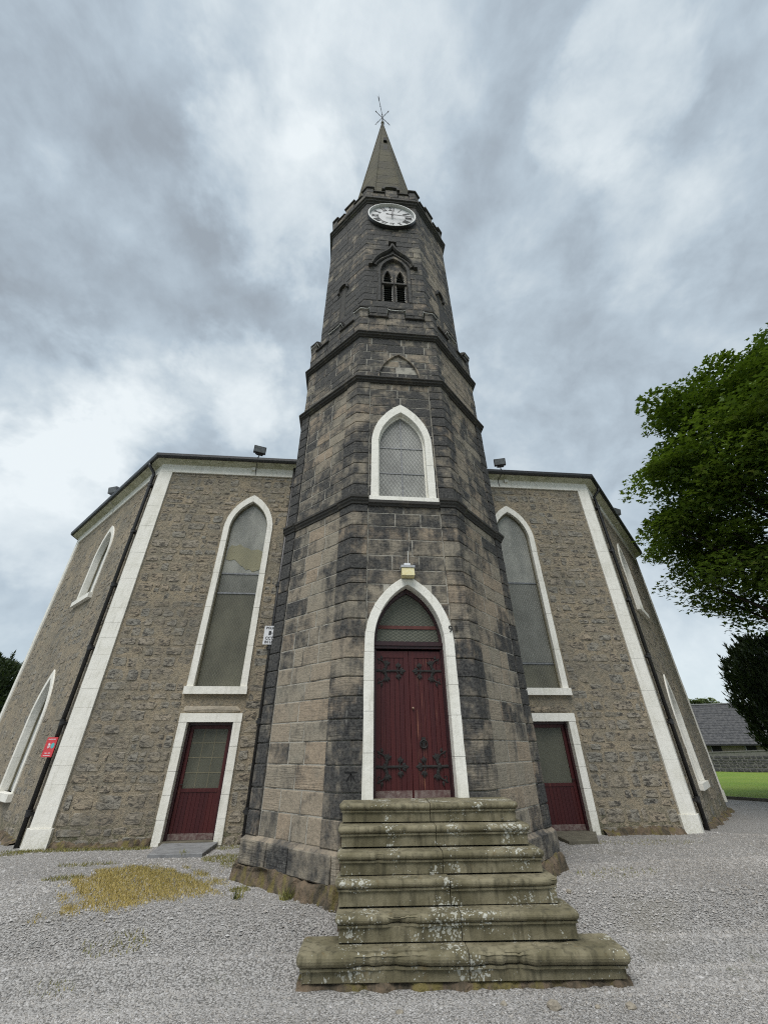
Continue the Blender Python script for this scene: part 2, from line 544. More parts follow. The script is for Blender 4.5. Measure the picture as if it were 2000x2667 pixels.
def _red(nt, bs, out):
    p = nt.pos()
    soot, warm, rnd = nt.attr()
    g = nt.noise(nt.scale(p, (26, 26, 1.1)), 1.0, 4.0, 0.6)
    c = nt.mix(rnd, (0.048, 0.0074, 0.0090), (0.066, 0.0100, 0.0095))
    c = nt.mix(nt.ramp(g, 0.42, 0.75, 0, 0.75), c, (0.034, 0.0062, 0.0078))
    worn = nt.math('MULTIPLY', nt.ramp(nt.noise(nt.scale(p, (60, 60, 1.4)), 1.0, 3.0, 0.7), 0.58, 0.72), warm)
    c = nt.mix(worn, c, (0.24, 0.10, 0.06))
    nt.l.new(c, bs.inputs['Base Color'])
    bs.inputs['Roughness'].default_value = 0.5
    bs.inputs['Specular IOR Level'].default_value = 0.35
    nt.l.new(nt.bump(nt.math('ADD', g, nt.noise(p, 40.0, 3.0)), 0.25, 0.006), bs.inputs['Normal'])
M_RED = mat('oxblood_door_paint', _red)
M_REDFRAME = plain('oxblood_frame_paint', (0.030, 0.006, 0.008), 0.42, 0, 0.35, 9, 0.15)
M_SILL = plain('worn_threshold', (0.10, 0.055, 0.050), 0.8, 0, 0.4, 14, 0.6, (0.20, 0.16, 0.14))

def meshglass(name, colA, colB, cell, rough, wire=(0.30, 0.31, 0.27), wamt=0.45, sc=1.5, ratio=0.62):
    """dull glazing behind a wire guard; the wires cross diagonally"""
    def b(nt, bs, out):
        p = nt.pos()
        u, _, v = nt.sep(p)
        a1 = nt.math('PINGPONG', nt.math('MULTIPLY', nt.math('ADD', u, nt.math('MULTIPLY', v, ratio)), 1 / cell), 1.0)
        a2 = nt.math('PINGPONG', nt.math('MULTIPLY', nt.math('SUBTRACT', u, nt.math('MULTIPLY', v, ratio)), 1 / cell), 1.0)
        wm = nt.math('MAXIMUM', nt.ramp(a1, 0.22, 0.05), nt.ramp(a2, 0.22, 0.05))
        g = nt.ramp(nt.noise(nt.scale(p, (1, 1, 0.55)), sc, 4.0, 0.6), 0.36, 0.66)
        c = nt.mix(g, colA, colB)
        c = nt.mix(nt.math('MULTIPLY', wm, wamt), c, wire)
        nt.l.new(c, bs.inputs['Base Color'])
        bs.inputs['Roughness'].default_value = rough
        bs.inputs['Specular IOR Level'].default_value = 0.35
        nt.l.new(nt.bump(nt.math('ADD', wm, nt.math('MULTIPLY', nt.noise(p, 7.0, 3.0), 0.5)), 0.5, 0.008), bs.inputs['Normal'])
    return mat(name, b)
M_GL_TOP = meshglass('sky_painted_guarded_glass', (0.30, 0.30, 0.265), (0.175, 0.178, 0.16), 0.036, 0.30)  # top panes paler: sky reflection is painted into the base colour
M_GL_LOW = meshglass('olive_guarded_glass', (0.120, 0.116, 0.084), (0.075, 0.073, 0.054), 0.036, 0.32, (0.22, 0.215, 0.165), 0.5)
M_GL_MID = meshglass('grey_guarded_glass', (0.165, 0.165, 0.145), (0.10, 0.10, 0.085), 0.036, 0.30)
M_GL_TORN = meshglass('yellowed_backing_sheet', (0.235, 0.220, 0.140), (0.185, 0.178, 0.115), 0.036, 0.6, (0.27, 0.25, 0.15), 0.5)
M_GL_TWR = meshglass('tower_window_guard', (0.31, 0.31, 0.285), (0.19, 0.19, 0.175), 0.040, 0.4, (0.075, 0.075, 0.07), 0.7)
M_GL_FAN = meshglass('fanlight_mesh', (0.085, 0.09, 0.068), (0.062, 0.066, 0.05), 0.048, 0.45, (0.24, 0.24, 0.185), 0.7, 1.5, 1.75)
M_GL_DOOR = meshglass('wired_door_glass', (0.105, 0.105, 0.078), (0.075, 0.077, 0.058), 0.03, 0.35, (0.13, 0.13, 0.10), 0.2)
M_GL_SIDE = meshglass('pale_guarded_glass', (0.46, 0.48, 0.49), (0.33, 0.345, 0.35), 0.05, 0.35)  # slanted-wall windows: reflected sky put in as pale blue-grey base colour
M_PUTTY = plain('old_glazing_bar', (0.17, 0.155, 0.10), 0.8, 0, 0.25, 9, 0)

def _step(nt, bs, out):
    p = nt.pos()
    tone, warm, rnd = nt.attr()
    a = nt.noise(p, 2.6, 5.0, 0.62)
    f = nt.noise(p, 30.0, 5.0, 0.7)
    sv = nt.noise(nt.scale(p, (16, 16, 3)), 1.0, 4.0, 0.6)
    c = nt.mix(nt.ramp(a, 0.36, 0.64), (0.212, 0.188, 0.120), (0.116, 0.102, 0.057))
    c = nt.mix(nt.ramp(sv, 0.46, 0.70, 0, 0.7), c, (0.048, 0.043, 0.024))
    c = nt.mix(nt.ramp(f, 0.58, 0.78, 0, 0.4), c, (0.23, 0.205, 0.13))
    c = nt.mix(nt.ramp(nt.noise(p, 6.5, 3.0, 0.6), 0.62, 0.74, 0, 0.5), c, (0.115, 0.075, 0.024))
    # lichen: pale crusty spots of many sizes, thick in places
    pd = nt.vmath('ADD', p, nt.vmath('MULTIPLY', nt.noise(p, 18.0, 3.0, 0.6, 0, 1), (0.05, 0.05, 0.05)))
    zone = nt.noise(p, 3.1, 2.0, 0.5)
    l1 = nt.math('LESS_THAN', nt.voro(pd, 17.0), nt.ramp(zone, 0.45, 0.70, 0.03, 0.42))
    l2 = nt.math('LESS_THAN', nt.voro(nt.vmath('ADD', pd, (5.3, 1.1, 2.2)), 36.0), nt.ramp(zone, 0.41, 0.67, 0.04, 0.40))
    li = nt.math('MULTIPLY', nt.math('MAXIMUM', l1, l2), nt.ramp(f, 0.30, 0.48))
    li = nt.math('MULTIPLY', li, nt.ramp(nt.noise(nt.vmath('ADD', p, (2.2, 9.1, 4.0)), 3.6, 2.0), 0.40, 0.50))
    c = nt.mix(nt.math('MULTIPLY', li, 0.85), c, (0.47, 0.47, 0.41))
    nt.l.new(c, bs.inputs['Base Color'])
    bs.inputs['Roughness'].default_value = 0.93
    h = nt.math('ADD', nt.math('MULTIPLY', f, 0.6), nt.math('ADD', nt.noise(p, 8.0, 4.0, 0.6), nt.math('MULTIPLY', li, 0.25)))
    nt.l.new(nt.bump(h, 0.6, 0.016), bs.inputs['Normal'])
M_STEP = mat('algae_covered_step_stone', _step)

def _found(nt, bs, out):
    p = nt.pos()
    a = nt.noise(p, 6.0, 5.0, 0.65, 0.5)
    f = nt.noise(p, 28.0, 4.0, 0.7)
    c = nt.mix(nt.ramp(a, 0.36, 0.64), (0.150, 0.110, 0.072), (0.055, 0.046, 0.030))
    c = nt.mix(nt.ramp(nt.noise(nt.scale(p, (4, 4, 1)), 1.6, 4.0), 0.5, 0.66, 0, 0.8), c, (0.15, 0.125, 0.035))
    c = nt.mix(nt.ramp(f, 0.6, 0.8, 0, 0.5), c, (0.3, 0.25, 0.19))
    nt.l.new(c, bs.inputs['Base Color'])
    bs.inputs['Roughness'].default_value = 0.96
    nt.l.new(nt.bump(nt.math('ADD', a, nt.math('MULTIPLY', f, 0.4)), 0.9, 0.05), bs.inputs['Normal'])
M_FOUND = mat('mossy_footing_stone', _found)

def _spire(nt, bs, out):
    p = nt.pos()
    a = nt.noise(p, 0.9, 5.0, 0.62)
    f = nt.noise(p, 9.0, 4.0, 0.65)
    z = nt.sep(p)[2]
    ln = nt.ramp(nt.math('PINGPONG', nt.math('MULTIPLY', z, 1.55), 1.0), 0.10, 0.02)
    c = nt.mix(nt.ramp(a, 0.36, 0.66), (0.088, 0.078, 0.043), (0.052, 0.047, 0.031))
    c = nt.mix(nt.ramp(f, 0.5, 0.75, 0, 0.5), c, (0.112, 0.102, 0.066))
    c = nt.mix(nt.math('MULTIPLY', ln, 0.5), c, (0.035, 0.033, 0.027))
    nt.l.new(c, bs.inputs['Base Color'])
    bs.inputs['Roughness'].default_value = 0.95
    nt.l.new(nt.bump(nt.math('SUBTRACT', nt.math('ADD', a, f), ln), 0.7, 0.05), bs.inputs['Normal'])
M_SPIRE = mat('lichened_spire_stone', _spire)

def _gravel(nt, bs, out):
    p = nt.pos()
    tone, warm, rnd = nt.attr()
    a = nt.noise(p, 0.55, 4.0, 0.6)
    cellc = nt.n.new('ShaderNodeTexVoronoi')
    nt.l.new(p, cellc.inputs['Vector']); cellc.inputs['Scale'].default_value = 58.0
    sc_ = nt.n.new('ShaderNodeSeparateColor'); nt.l.new(cellc.outputs['Color'], sc_.inputs[0])
    d = cellc.outputs['Distance']
    c = nt.mix(sc_.outputs[0], (0.21, 0.205, 0.198), (0.45, 0.44, 0.428))
    c = nt.mix(nt.math('MULTIPLY', sc_.outputs[1], 0.35), c, (0.235, 0.205, 0.165))
    c = nt.mix(nt.ramp(d, 0.45, 0.75, 0, 0.8), c, (0.060, 0.057, 0.052))
    c = nt.mix(nt.ramp(a, 0.54, 0.72, 0, 0.45), c, (0.185, 0.17, 0.135))
    gz = nt.math('MULTIPLY', nt.ramp(nt.noise(nt.vmath('ADD', p, (7, 3, 0)), 0.85, 4.0, 0.65), 0.60, 0.72), nt.ramp(nt.noise(p, 22.0, 3.0), 0.42, 0.6))
    c = nt.mix(nt.math('MULTIPLY', gz, 0.7), c, (0.10, 0.105, 0.045))
    nt.l.new(c, bs.inputs['Base Color'])
    bs.inputs['Roughness'].default_value = 0.9
    nt.l.new(nt.bump(nt.math('SUBTRACT', 1.0, d), 0.8, 0.012), bs.inputs['Normal'])
M_GRAV = mat('grey_gravel', _gravel)

def _pebble(nt, bs, out):
    tone, warm, rnd = nt.attr()
    c = nt.mix(tone, (0.185, 0.179, 0.172), (0.49, 0.478, 0.464))
    c = nt.mix(nt.math('MULTIPLY', warm, 0.45), c, (0.26, 0.22, 0.165))
    nt.l.new(c, bs.inputs['Base Color'])
    bs.inputs['Roughness'].default_value = 0.88
M_PEB = mat('grey_pebble', _pebble)

def _blade(nt, bs, out):
    tone, warm, rnd = nt.attr()
    c = nt.mix(tone, (0.065, 0.105, 0.018), (0.46, 0.355, 0.115))
    c = nt.mix(nt.math('MULTIPLY', rnd, 0.5), c, (0.28, 0.225, 0.075))
    nt.l.new(c, bs.inputs['Base Color'])
    bs.inputs['Roughness'].default_value = 0.8
M_BLADE = mat('grass_blade', _blade)

def _lawn(nt, bs, out):
    p = nt.pos()
    a = nt.noise(p, 0.35, 5.0, 0.6)
    f = nt.noise(p, 14.0, 4.0, 0.7)
    c = nt.mix(nt.ramp(a, 0.38, 0.62), (0.165, 0.270, 0.018), (0.215, 0.300, 0.030))
    c = nt.mix(nt.ramp(f, 0.35, 0.7, 0.5, 0.0), c, (0.040, 0.075, 0.010))
    c = nt.mix(nt.ramp(nt.noise(p, 1.6, 4.0), 0.6, 0.75, 0, 0.5), c, (0.19, 0.20, 0.05))
    nt.l.new(c, bs.inputs['Base Color'])
    bs.inputs['Roughness'].default_value = 0.9
    nt.l.new(nt.bump(f, 1.0, 0.06), bs.inputs['Normal'])
M_LAWN = mat('mown_grass', _lawn)

def leafmat(name, ca, cb, cc, trans=0.30):
    def b(nt, bs, out):
        tone, warm, rnd = nt.attr()
        c = nt.mix(tone, ca, cb)
        c = nt.mix(warm, c, cc)
        nt.l.new(c, bs.inputs['Base Color'])
        bs.inputs['Roughness'].default_value = 0.55
        bs.inputs['Specular IOR Level'].default_value = 0.3
        tr = nt.n.new('ShaderNodeBsdfTranslucent')
        nt.l.new(nt.mix(0.5, c, (0.12, 0.19, 0.01)), tr.inputs['Color'])
        mx = nt.n.new('ShaderNodeMixShader')
        mx.inputs[0].default_value = trans
        nt.l.new(bs.outputs[0], mx.inputs[1]); nt.l.new(tr.outputs[0], mx.inputs[2])
        nt.l.new(mx.outputs[0], out.inputs[0])
    return mat(name, b)
M_LEAF = leafmat('sycamore_leaf', (0.040, 0.082, 0.010), (0.135, 0.206, 0.023), (0.22, 0.27, 0.06), 0.25)
M_YEW = leafmat('yew_needle', (0.018, 0.032, 0.012), (0.045, 0.068, 0.023), (0.07, 0.085, 0.03), 0.10)
M_PALE = leafmat('pale_far_leaf', (0.12, 0.16, 0.075), (0.20, 0.24, 0.12), (0.26, 0.28, 0.16), 0.25)
M_BARK = plain('tree_bark', (0.045, 0.036, 0.028), 0.95, 0, 0.5, 7, 0.9)
M_BARE = plain('bare_pale_stone', (0.44, 0.385, 0.30), 0.95, 0, 0.3, 9, 0.7)
M_FLAG = plain('grey_flagstone', (0.225, 0.228, 0.23), 0.85, 0, 0.3, 5, 0.5)
M_FLAGB = plain('brown_flagstone', (0.13, 0.118, 0.085), 0.9, 0, 0.35, 5, 0.5)
M_SIGNW = plain('white_sign_face', (0.74, 0.75, 0.77), 0.45, 0, 0.1, 6, 0)
M_SIGNR = plain('red_sign_face', (0.62, 0.050, 0.060), 0.4, 0, 0.15, 6, 0)
M_TEAL = plain('teal_disc_print', (0.10, 0.47, 0.47), 0.5, 0, 0.1, 6, 0)
M_INK = plain('black_print', (0.03, 0.03, 0.033), 0.5, 0, 0.1, 6, 0)
M_LAMPY = plain('yellowed_lamp_diffuser', (0.56, 0.47, 0.20), 0.35, 0, 0.3, 14, 0, (0.62, 0.58, 0.36))
M_LAMPG = plain('lamp_top_grey', (0.42, 0.43, 0.44), 0.5, 0, 0.2, 14, 0)
M_DARKSTONE = plain('dark_field_stone', (0.040, 0.040, 0.043), 0.9, 0, 0.4, 6, 0.8, (0.085, 0.08, 0.078))
M_PALEMORT = plain('pale_wall_mortar', (0.15, 0.146, 0.135), 0.95, 0, 0.3, 7, 0.5)
M_TANWALL = plain('outbuilding_stone', (0.20, 0.175, 0.125), 0.95, 0, 0.35, 3, 0.6)
M_KERB = plain('kerb_stone', (0.085, 0.080, 0.068), 0.9, 0, 0.3, 3, 0.5)
M_EARTH = plain('rough_grass_field', (0.060, 0.085, 0.022), 0.95, 0, 0.4, 0.4, 0)
# ------------------------------------------------------------------ ground
def ground_z(x, y):
    t = min(1.0, max(0.0, (y + 1.30) / 1.30)); t = t * t * (3 - 2 * t)
    t2 = min(1.0, max(0.0, y / 4.4)); t2 = t2 * t2 * (3 - 2 * t2)
    z = -0.205 + 0.275 * t - 0.10 * t2
    q = min(1.0, max(0.0, ((x - 7.6) + (y - 4.6)) / 12.0)) if x > 7.0 else 0.0
    z -= 0.30 * q * (2 - q)
    z += 0.008 * math.sin(x * 1.3 + y * 0.7) + 0.007 * math.sin(x * 0.55 - y * 1.7 + 1.0)
    return z
g = MB()
g.add([(-900, -900, -0.70), (900, -900, -0.70), (900, 900, -0.70), (-900, 900, -0.70)], [(0, 1, 2, 3)])
mark(g.build('ground', M_EARTH, origin=(0, 0, -0.7)), kind='structure')
nx, ny = 120, 90
xs = np.linspace(-26, 30, nx); ys = np.linspace(-16, 24, ny)
yard = MB()
yard.add([(x, y, ground_z(x, y)) for y in ys for x in xs],
         [(j * nx + i, j * nx + i + 1, (j + 1) * nx + i + 1, (j + 1) * nx + i) for j in range(ny - 1) for i in range(nx - 1)])
mark(yard.build('gravel_yard', M_GRAV, origin=(0, 0, 0), smooth=True), kind='structure')

# ------------------------------------------------------------------ church tower
AP = 2.465                       # apothem of the octagon
HS = AP * math.tan(math.pi / 8)  # half a side
T8 = math.tan(math.pi / 8)
CY = AP
CX = 0.0
def oct_n(k):
    th = -math.pi / 2 + k * math.pi / 4
    return Vector((math.cos(th), math.sin(th), 0)), Vector((-math.sin(th), math.cos(th), 0))
def oct_run(s0, s1, off, ap=AP):
    """plan points of an interval of the octagon's perimeter, pushed out by off; s = 0 is the middle of the front"""
    h = ap * T8
    def pt(s, eps):
        k = round((s + eps) / (2 * h))
        n, d = oct_n(k)
        return Vector((CX, CY, 0)) + n * (ap + off) + d * (s - 2 * h * k)
    out = [pt(s0, 1e-5)]
    k = math.ceil((s0 - h) / (2 * h) + 1e-6)
    while h + 2 * h * k < s1 - 1e-6:
        n, d = oct_n(k)
        out.append(Vector((CX, CY, 0)) + n * (ap + off) + d * (h + off * T8))
        k += 1
    out.append(pt(s1, -1e-5))
    return out
def up_(p, z):
    return Vector((p.x, p.y, z))
def block_geo(s0, s1, z0, z1, ap=AP, proud=0.0, depth=0.09, gap=0.0075, ch=0.011, jit=0.004):
    a = oct_run(s0 + gap, s1 - gap, proud - ch * 0.7, ap)
    b = oct_run(s0 + gap + ch, s1 - gap - ch, proud + RND.uniform(-jit, jit), ap)
    c = oct_run(s0 + gap, s1 - gap, proud - depth, ap)
    n = len(a)
    za, zb = z0 + gap, z1 - gap
    V = []
    for i in range(n):
        j = lambda: RND.uniform(-0.004, 0.004)
        V += [up_(c[i], za), up_(a[i], za), up_(b[i], za + ch + j()), up_(b[i], zb - ch + j()), up_(a[i], zb), up_(c[i], zb)]
    F = []
    for i in range(n - 1):
        for k in range(5):
            q = i * 6 + k
            F.append((q, q + 6, q + 7, q + 1))
    F.append((0, 1, 2, 3, 4, 5))
    e = (n - 1) * 6
    F.append((e + 5, e + 4, e + 3, e + 2, e + 1, e))
    return V, F
tower = thing('church_tower', (0, CY, 0), 'sooty octagonal stone church tower with clock, belfry and tall spire', 'tower')
BLOCKS = []          # (visible weight, V, F, tint)
def add_block(s0, s1, z0, z1, tint, ap=AP, proud=0.0, **kw):
    if s1 - s0 < 0.05:
        return
    V, F = block_geo(s0, s1, z0, z1, ap, proud, **kw)
    m = oct_run(s0, s1, 0, ap)
    mid = sum(m, Vector()) / len(m); mid.z = (z0 + z1) / 2
    k = round(((s0 + s1) / 2) / (2 * ap * T8))
    n = oct_n(k)[0]
    vd = CAM - mid
    wgt = (s1 - s0) * (z1 - z0) * max(0.0, n.dot(vd.normalized())) / vd.length_squared
    BLOCKS.append((wgt, V, F, tint))
def tint_block(zone, z):
    b = {'strip': 0.64, 'back': 0.92, 'panel': 0.24 if z < 3.2 else (0.42 if z < 5.8 else 0.53), 'front': 0.70, 'belfry': 0.86}.get(zone, 0.72)
    soot = b + RND.uniform(-0.11, 0.11)
    if RND.random() < 0.06: soot -= 0.25
    if RND.random() < 0.08: soot += 0.22
    warm = RND.choice((0.0, 0.1, 0.2, 0.35, 0.5, 0.9))
    return (min(1, max(0, soot)), warm, RND.random())
def split(a, b, lo, hi, seed_shift=0.0):
    L = b - a
    n = max(1, round(L / RND.uniform(lo, hi)))
    cuts = [a]
    for i in range(1, n):
        cuts.append(a + L * i / n + RND.uniform(-0.18, 0.18) * L / n)
    cuts.append(b)
    return cuts
# openings of the front face: half width functions
D_IN = dict(wd=0.587, z0=1.06, zs=3.20, za=4.20); D_OUT = dict(wd=0.744, z0=1.06, zs=3.20, za=4.36)
W_IN = dict(wd=0.515, z0=6.03, zs=7.48, za=8.43); W_OUT = dict(wd=0.672, z0=6.03, zs=7.48, za=8.69)
def front_open(z0, z1):
    """how far from the middle the front's blocks begin"""
    r = 0.0
    for o in (D_IN, W_IN):
        for i in range(5):
            z = z0 + (z1 - z0) * i / 4
            r = max(r, lancet_hw(o['wd'] + 0.05, o['z0'], o['zs'], o['za'] + 0.05, z))
    return r
ZC1 = [0.57, 0.89, 1.18, 1.50, 1.80, 2.08, 2.39, 2.67, 2.95, 3.27, 3.58, 3.88, 4.21, 4.48, 4.77, 5.10, 5.39, 5.68, 5.86]
ZC2 = [6.06, 6.34, 6.61, 6.89, 7.17, 7.48, 7.78, 8.07, 8.35, 8.64, 8.94, 9.20, 9.41]
STR = 0.72
for ZC in (ZC1, ZC2):
    for z0, z1 in zip(ZC[:-1], ZC[1:]):
        for sg in (-1, 1):
            def ab(s0, s1, zone, proud=0.0):
                s0, s1 = (s0, s1) if sg > 0 else (-s1, -s0)
                add_block(s0, s1, z0, z1, tint_block(zone, z0), AP, proud)
            ab(STR, HS + 0.35, 'strip', 0.028)
            ab(3 * HS - 0.285, 3 * HS + 0.30, 'back', 0.028)
            cuts = split(HS + 0.35, 3 * HS - 0.285, 0.36, 0.62)
            for a, b in zip(cuts[:-1], cuts[1:]):
                zone = 'panel'
                if b > 3 * HS - 0.45 and RND.random() < 0.55:
                    zone = 'strip'
                ab(a, b, zone)
            cuts = split(3 * HS + 0.30, 5 * HS, 0.5, 0.9)
            for a, b in zip(cuts[:-1], cuts[1:]):
                ab(a, b, 'panel')
        fo = front_open(z0, z1)
        if fo < 0.01:
            cuts = split(-STR, STR, 0.42, 0.75)
            for a, b in zip(cuts[:-1], cuts[1:]):
                add_block(a, b, z0, z1, tint_block('front' if z0 < 9 else 'panel', z0))
        elif fo < STR - 0.05:
            add_block(-STR, -fo, z0, z1, tint_block('front', z0))
            add_block(fo, STR, z0, z1, tint_block('front', z0))
# upper band between the two string courses, with a blind arch in the middle of the front
ZC3 = [9.57, 9.84, 10.06, 10.30, 10.62, 10.93, 11.20]
for ci, (z0, z1) in enumerate(zip(ZC3[:-1], ZC3[1:])):
    for k in (-2, -1, 0, 1, 2):
        s_a, s_b = (2 * k - 1) * HS, (2 * k + 1) * HS
        q = 0.20 + 0.12 * (ci % 2)
        if k > -3 and ci >= 0:
            add_block(s_a - (0.32 - 0.12 * (ci % 2)), s_a + q, z0, z1, tint_block('front', z0))
        lo, hi = s_a + q, s_b - (0.32 - 0.12 * (ci % 2))
        if k == 0:
            hwa = max(lancet_hw(0.50, 9.57, 9.60, 10.50, z0 + 0.02), lancet_hw(0.50, 9.57, 9.60, 10.50, z1 - 0.02))
            if hwa > 0.05:
                add_block(lo, -hwa, z0, z1, tint_block('front', z0)); add_block(hwa, hi, z0, z1, tint_block('front', z0))
                cuts = split(-hwa, hwa, 0.3, 0.6)
                for a, b in zip(cuts[:-1], cuts[1:]):
                    add_block(a, b, z0, z1, tint_block('front', z0), AP, -0.006)
                continue
        cuts = split(lo, hi, 0.45, 0.8)
        for a, b in zip(cuts[:-1], cuts[1:]):
            t = tint_block('front', z0)
            if k == 1: t = (t[0] * 0.45, 0.5, t[2])
            add_block(a, b, z0, z1, t)
    add_block(5 * HS - 0.32, 5 * HS, z0, z1, tint_block('front', z0))
# first parapet
for k in (-2, -1, 0, 1, 2):
    c0 = 2 * k * HS
    for (a, b, z0, z1) in ((-0.80, -0.26, 11.36, 11.78), (-0.26, 0.30, 11.36, 11.78), (0.30, 0.80, 11.36, 11.78),
                           (-0.80, -0.30, 11.78, 12.10), (-0.30, 0.24, 11.78, 12.10), (0.24, 0.80, 11.78, 12.10), (-0.235, 0.235, 12.10, 12.50)):
        add_block(c0 + a, c0 + b, z0, z1, tint_block('x', z0), AP, 0.02, depth=0.15)
    for (z0, z1) in ((11.36, 11.78), (11.78, 12.10), (12.10, 12.50)):
        add_block(c0 - HS - 0.22, c0 - HS + 0.22, z0, z1, tint_block('x', z0), AP, 0.02, depth=0.15)
# belfry
AB = 2.27
HB = AB * T8
ZB = [12.0, 12.33, 12.66, 12.98, 13.30]
while ZB[-1] < 19.3:
    ZB.append(ZB[-1] + RND.choice((0.31, 0.33, 0.35, 0.37)))
ZB[-1] = 19.76
BW = dict(wd=0.52, z0=13.30, zs=15.0, za=15.95)
for ci, (z0, z1) in enumerate(zip(ZB[:-1], ZB[1:])):
    for k in (-2, -1, 0, 1, 2):
        s_a, s_b = (2 * k - 1) * HB, (2 * k + 1) * HB
        q1 = 0.26 if ci % 2 else 0.40
        q2 = 0.40 if ci % 2 else 0.26
        t = tint_block('belfry' if k <= 0 else 'front', z0)
        if RND.random() < 0.06:
            t = (0.42, 0.2, t[2])
        add_block(s_a - q2, s_a + q1, z0, z1, t, AB)
        lo, hi = s_a + q1, s_b - q2
        def tb():
            tt = tint_block('belfry' if k <= 0 else 'front', z0)
            pass
            if k == 1: tt = (RND.uniform(0.30, 0.75), 0.4, tt[2])
            return tt
        zz = (z0 + z1) / 2
        if k == 0 and z1 > 13.34 and z0 < 16.0:
            hw = max(lancet_hw(BW['wd'], BW['z0'], BW['zs'], BW['za'], max(z0, 13.31)), lancet_hw(BW['wd'], BW['z0'], BW['zs'], BW['za'], z1))
            hw = max(hw, 0.12) if z0 < 15.9 else 0.12
            add_block(lo, -hw, z0, z1, tb(), AB); add_block(hw, hi, z0, z1, tb(), AB)
            continue
        if abs(k) == 1 and 13.2 < zz < 14.95:
            c0 = 2 * k * HB
            add_block(lo, c0 - 0.10, z0, z1, tb(), AB); add_block(c0 + 0.10, hi, z0, z1, tb(), AB)
            continue
        cuts = split(lo, hi, 0.42, 0.8)
        for a, b in zip(cuts[:-1], cuts[1:]):
            add_block(a, b, z0, z1, tb(), AB)
    s_a = 5 * HB
    add_block(s_a - 0.26, s_a, z0, z1, tint_block('front', z0), AB)
# top parapet
for k in (-2, -1, 0, 1, 2):
    c0 = 2 * k * HB
    for (a, b, z0, z1) in ((-0.72, 0.0, 20.02, 20.40), (0.0, 0.72, 20.02, 20.40), (-0.72, -0.25, 20.40, 20.68), (-0.25, 0.27, 20.40, 20.68), (0.27, 0.72, 20.40, 20.68), (-0.25, 0.25, 20.68, 21.02)):
        add_block(c0 + a, c0 + b, z0, z1, tint_block('x', z0), AB, 0.05, depth=0.16)
    for (z0, z1) in ((20.02, 20.40), (20.40, 20.68), (20.68, 21.02)):
        add_block(c0 - HB - 0.23, c0 - HB + 0.23, z0, z1, tint_block('x', z0), AB, 0.05, depth=0.16)
BLOCKS.sort(key=lambda b: -b[0])
for wgt, V, F, t in BLOCKS[:298]:
    MB().add(V, F, t).build('stone_block', M_ASH, tower)
rest = MB()
for wgt, V, F, t in BLOCKS[298:]:
    rest.add(V, F, t)
mark(rest.build('small_masonry', M_ASH, tower), kind='stuff')

# mortar core behind the blocks
F0 = Frame((0, 0), (1, 0), (0, -1))
core = MB()
poly_fill(core, F0, [(-HS, 0.0), (HS, 0.0), (HS, 12.1), (-HS, 12.1)],
          [lancet(**{k: v for k, v in D_IN.items()})[::-1], lancet(**W_IN)[::-1]], -0.008)
for k in range(1, 8):
    n, d = oct_n(k)
    p0 = Vector((CX, CY, 0)) + n * (AP - 0.008)
    core.add([p0 - d * HS, p0 + d * HS, p0 + d * HS + Vector((0, 0, 12.1)), p0 - d * HS + Vector((0, 0, 12.1))], [(0, 1, 2, 3)])
top = [Vector((CX, CY, 12.08)) + oct_n(k)[0] * (AP - 0.02) + oct_n(k)[1] * ((AP - 0.02) * T8) for k in range(8)]
core.add(top, [tuple(range(8))])
core.build('wall_core', M_MORT, tower)
FB = Frame((0, CY - AB), (1, 0), (0, -1))
bc = MB()
poly_fill(bc, FB, [(-HB, 11.9), (HB, 11.9), (HB, 20.9), (-HB, 20.9)], [lancet(**BW)[::-1]], -0.013)
for k in range(1, 8):
    n, d = oct_n(k)
    p0 = Vector((CX, CY, 11.9)) + n * (AB - 0.013)
    bc.add([p0 - d * HB, p0 + d * HB, p0 + d * HB + Vector((0, 0, 9.0)), p0 - d * HB + Vector((0, 0, 9.0))], [(0, 1, 2, 3)])
bc.build('belfry_core', M_DMORT, tower)

def oct_sweep(mb, s0, s1, prof, ap=AP, base=0.0, tint=(0.5, 0.5, 0.5)):
    rings = [[up_(p, z) for p in oct_run(s0, s1, base + o, ap)] for o, z in prof]
    n = len(rings[0])
    V = [p for r in rings for p in r]
    F = []
    for i in range(len(rings) - 1):
        for j in range(n - 1):
            F.append((i * n + j, i * n + j + 1, (i + 1) * n + j + 1, (i + 1) * n + j))
    F.append(tuple(i * n for i in range(len(rings) - 1, -1, -1)))
    F.append(tuple(i * n + n - 1 for i in range(len(rings))))
    mb.add(V, F, tint)
def stringcourse(name, prof, ap, breaks, parent=tower, m=M_TRIM):
    for a, b, base in breaks:
        mb = MB()
        oct_sweep(mb, a, b, prof, ap, base)
        o = mb.build(name, m, parent)
    return o
def strip_breaks(front=True):
    br = []
    for sg in (-1, 1):
        for a, b, p in ((STR, HS + 0.36, 0.03), (HS + 0.36, 3 * HS - 0.295, 0.0), (3 * HS - 0.295, 3 * HS + 0.31, 0.03), (3 * HS + 0.31, 7 * HS, 0.0)):
            br.append((a, b, p) if sg > 0 else (-b, -a, p))
    if front:
        br.append((-STR, STR, 0.0))
    return br
P1 = [(-0.08, 5.86), (0.02, 5.86), (0.028, 5.90), (0.055, 5.925), (0.06, 5.965), (0.085, 5.975), (0.09, 6.02), (0.02, 6.06), (-0.08, 6.06)]
stringcourse('string_course', P1, AP, strip_breaks(False))
P1b = [(-0.08, 5.835), (0.03, 5.835), (0.045, 5.87), (0.075, 5.885), (0.08, 5.945), (-0.08, 5.945)]
stringcourse('string_course', P1b, AP, [(-STR, STR, 0.0)])
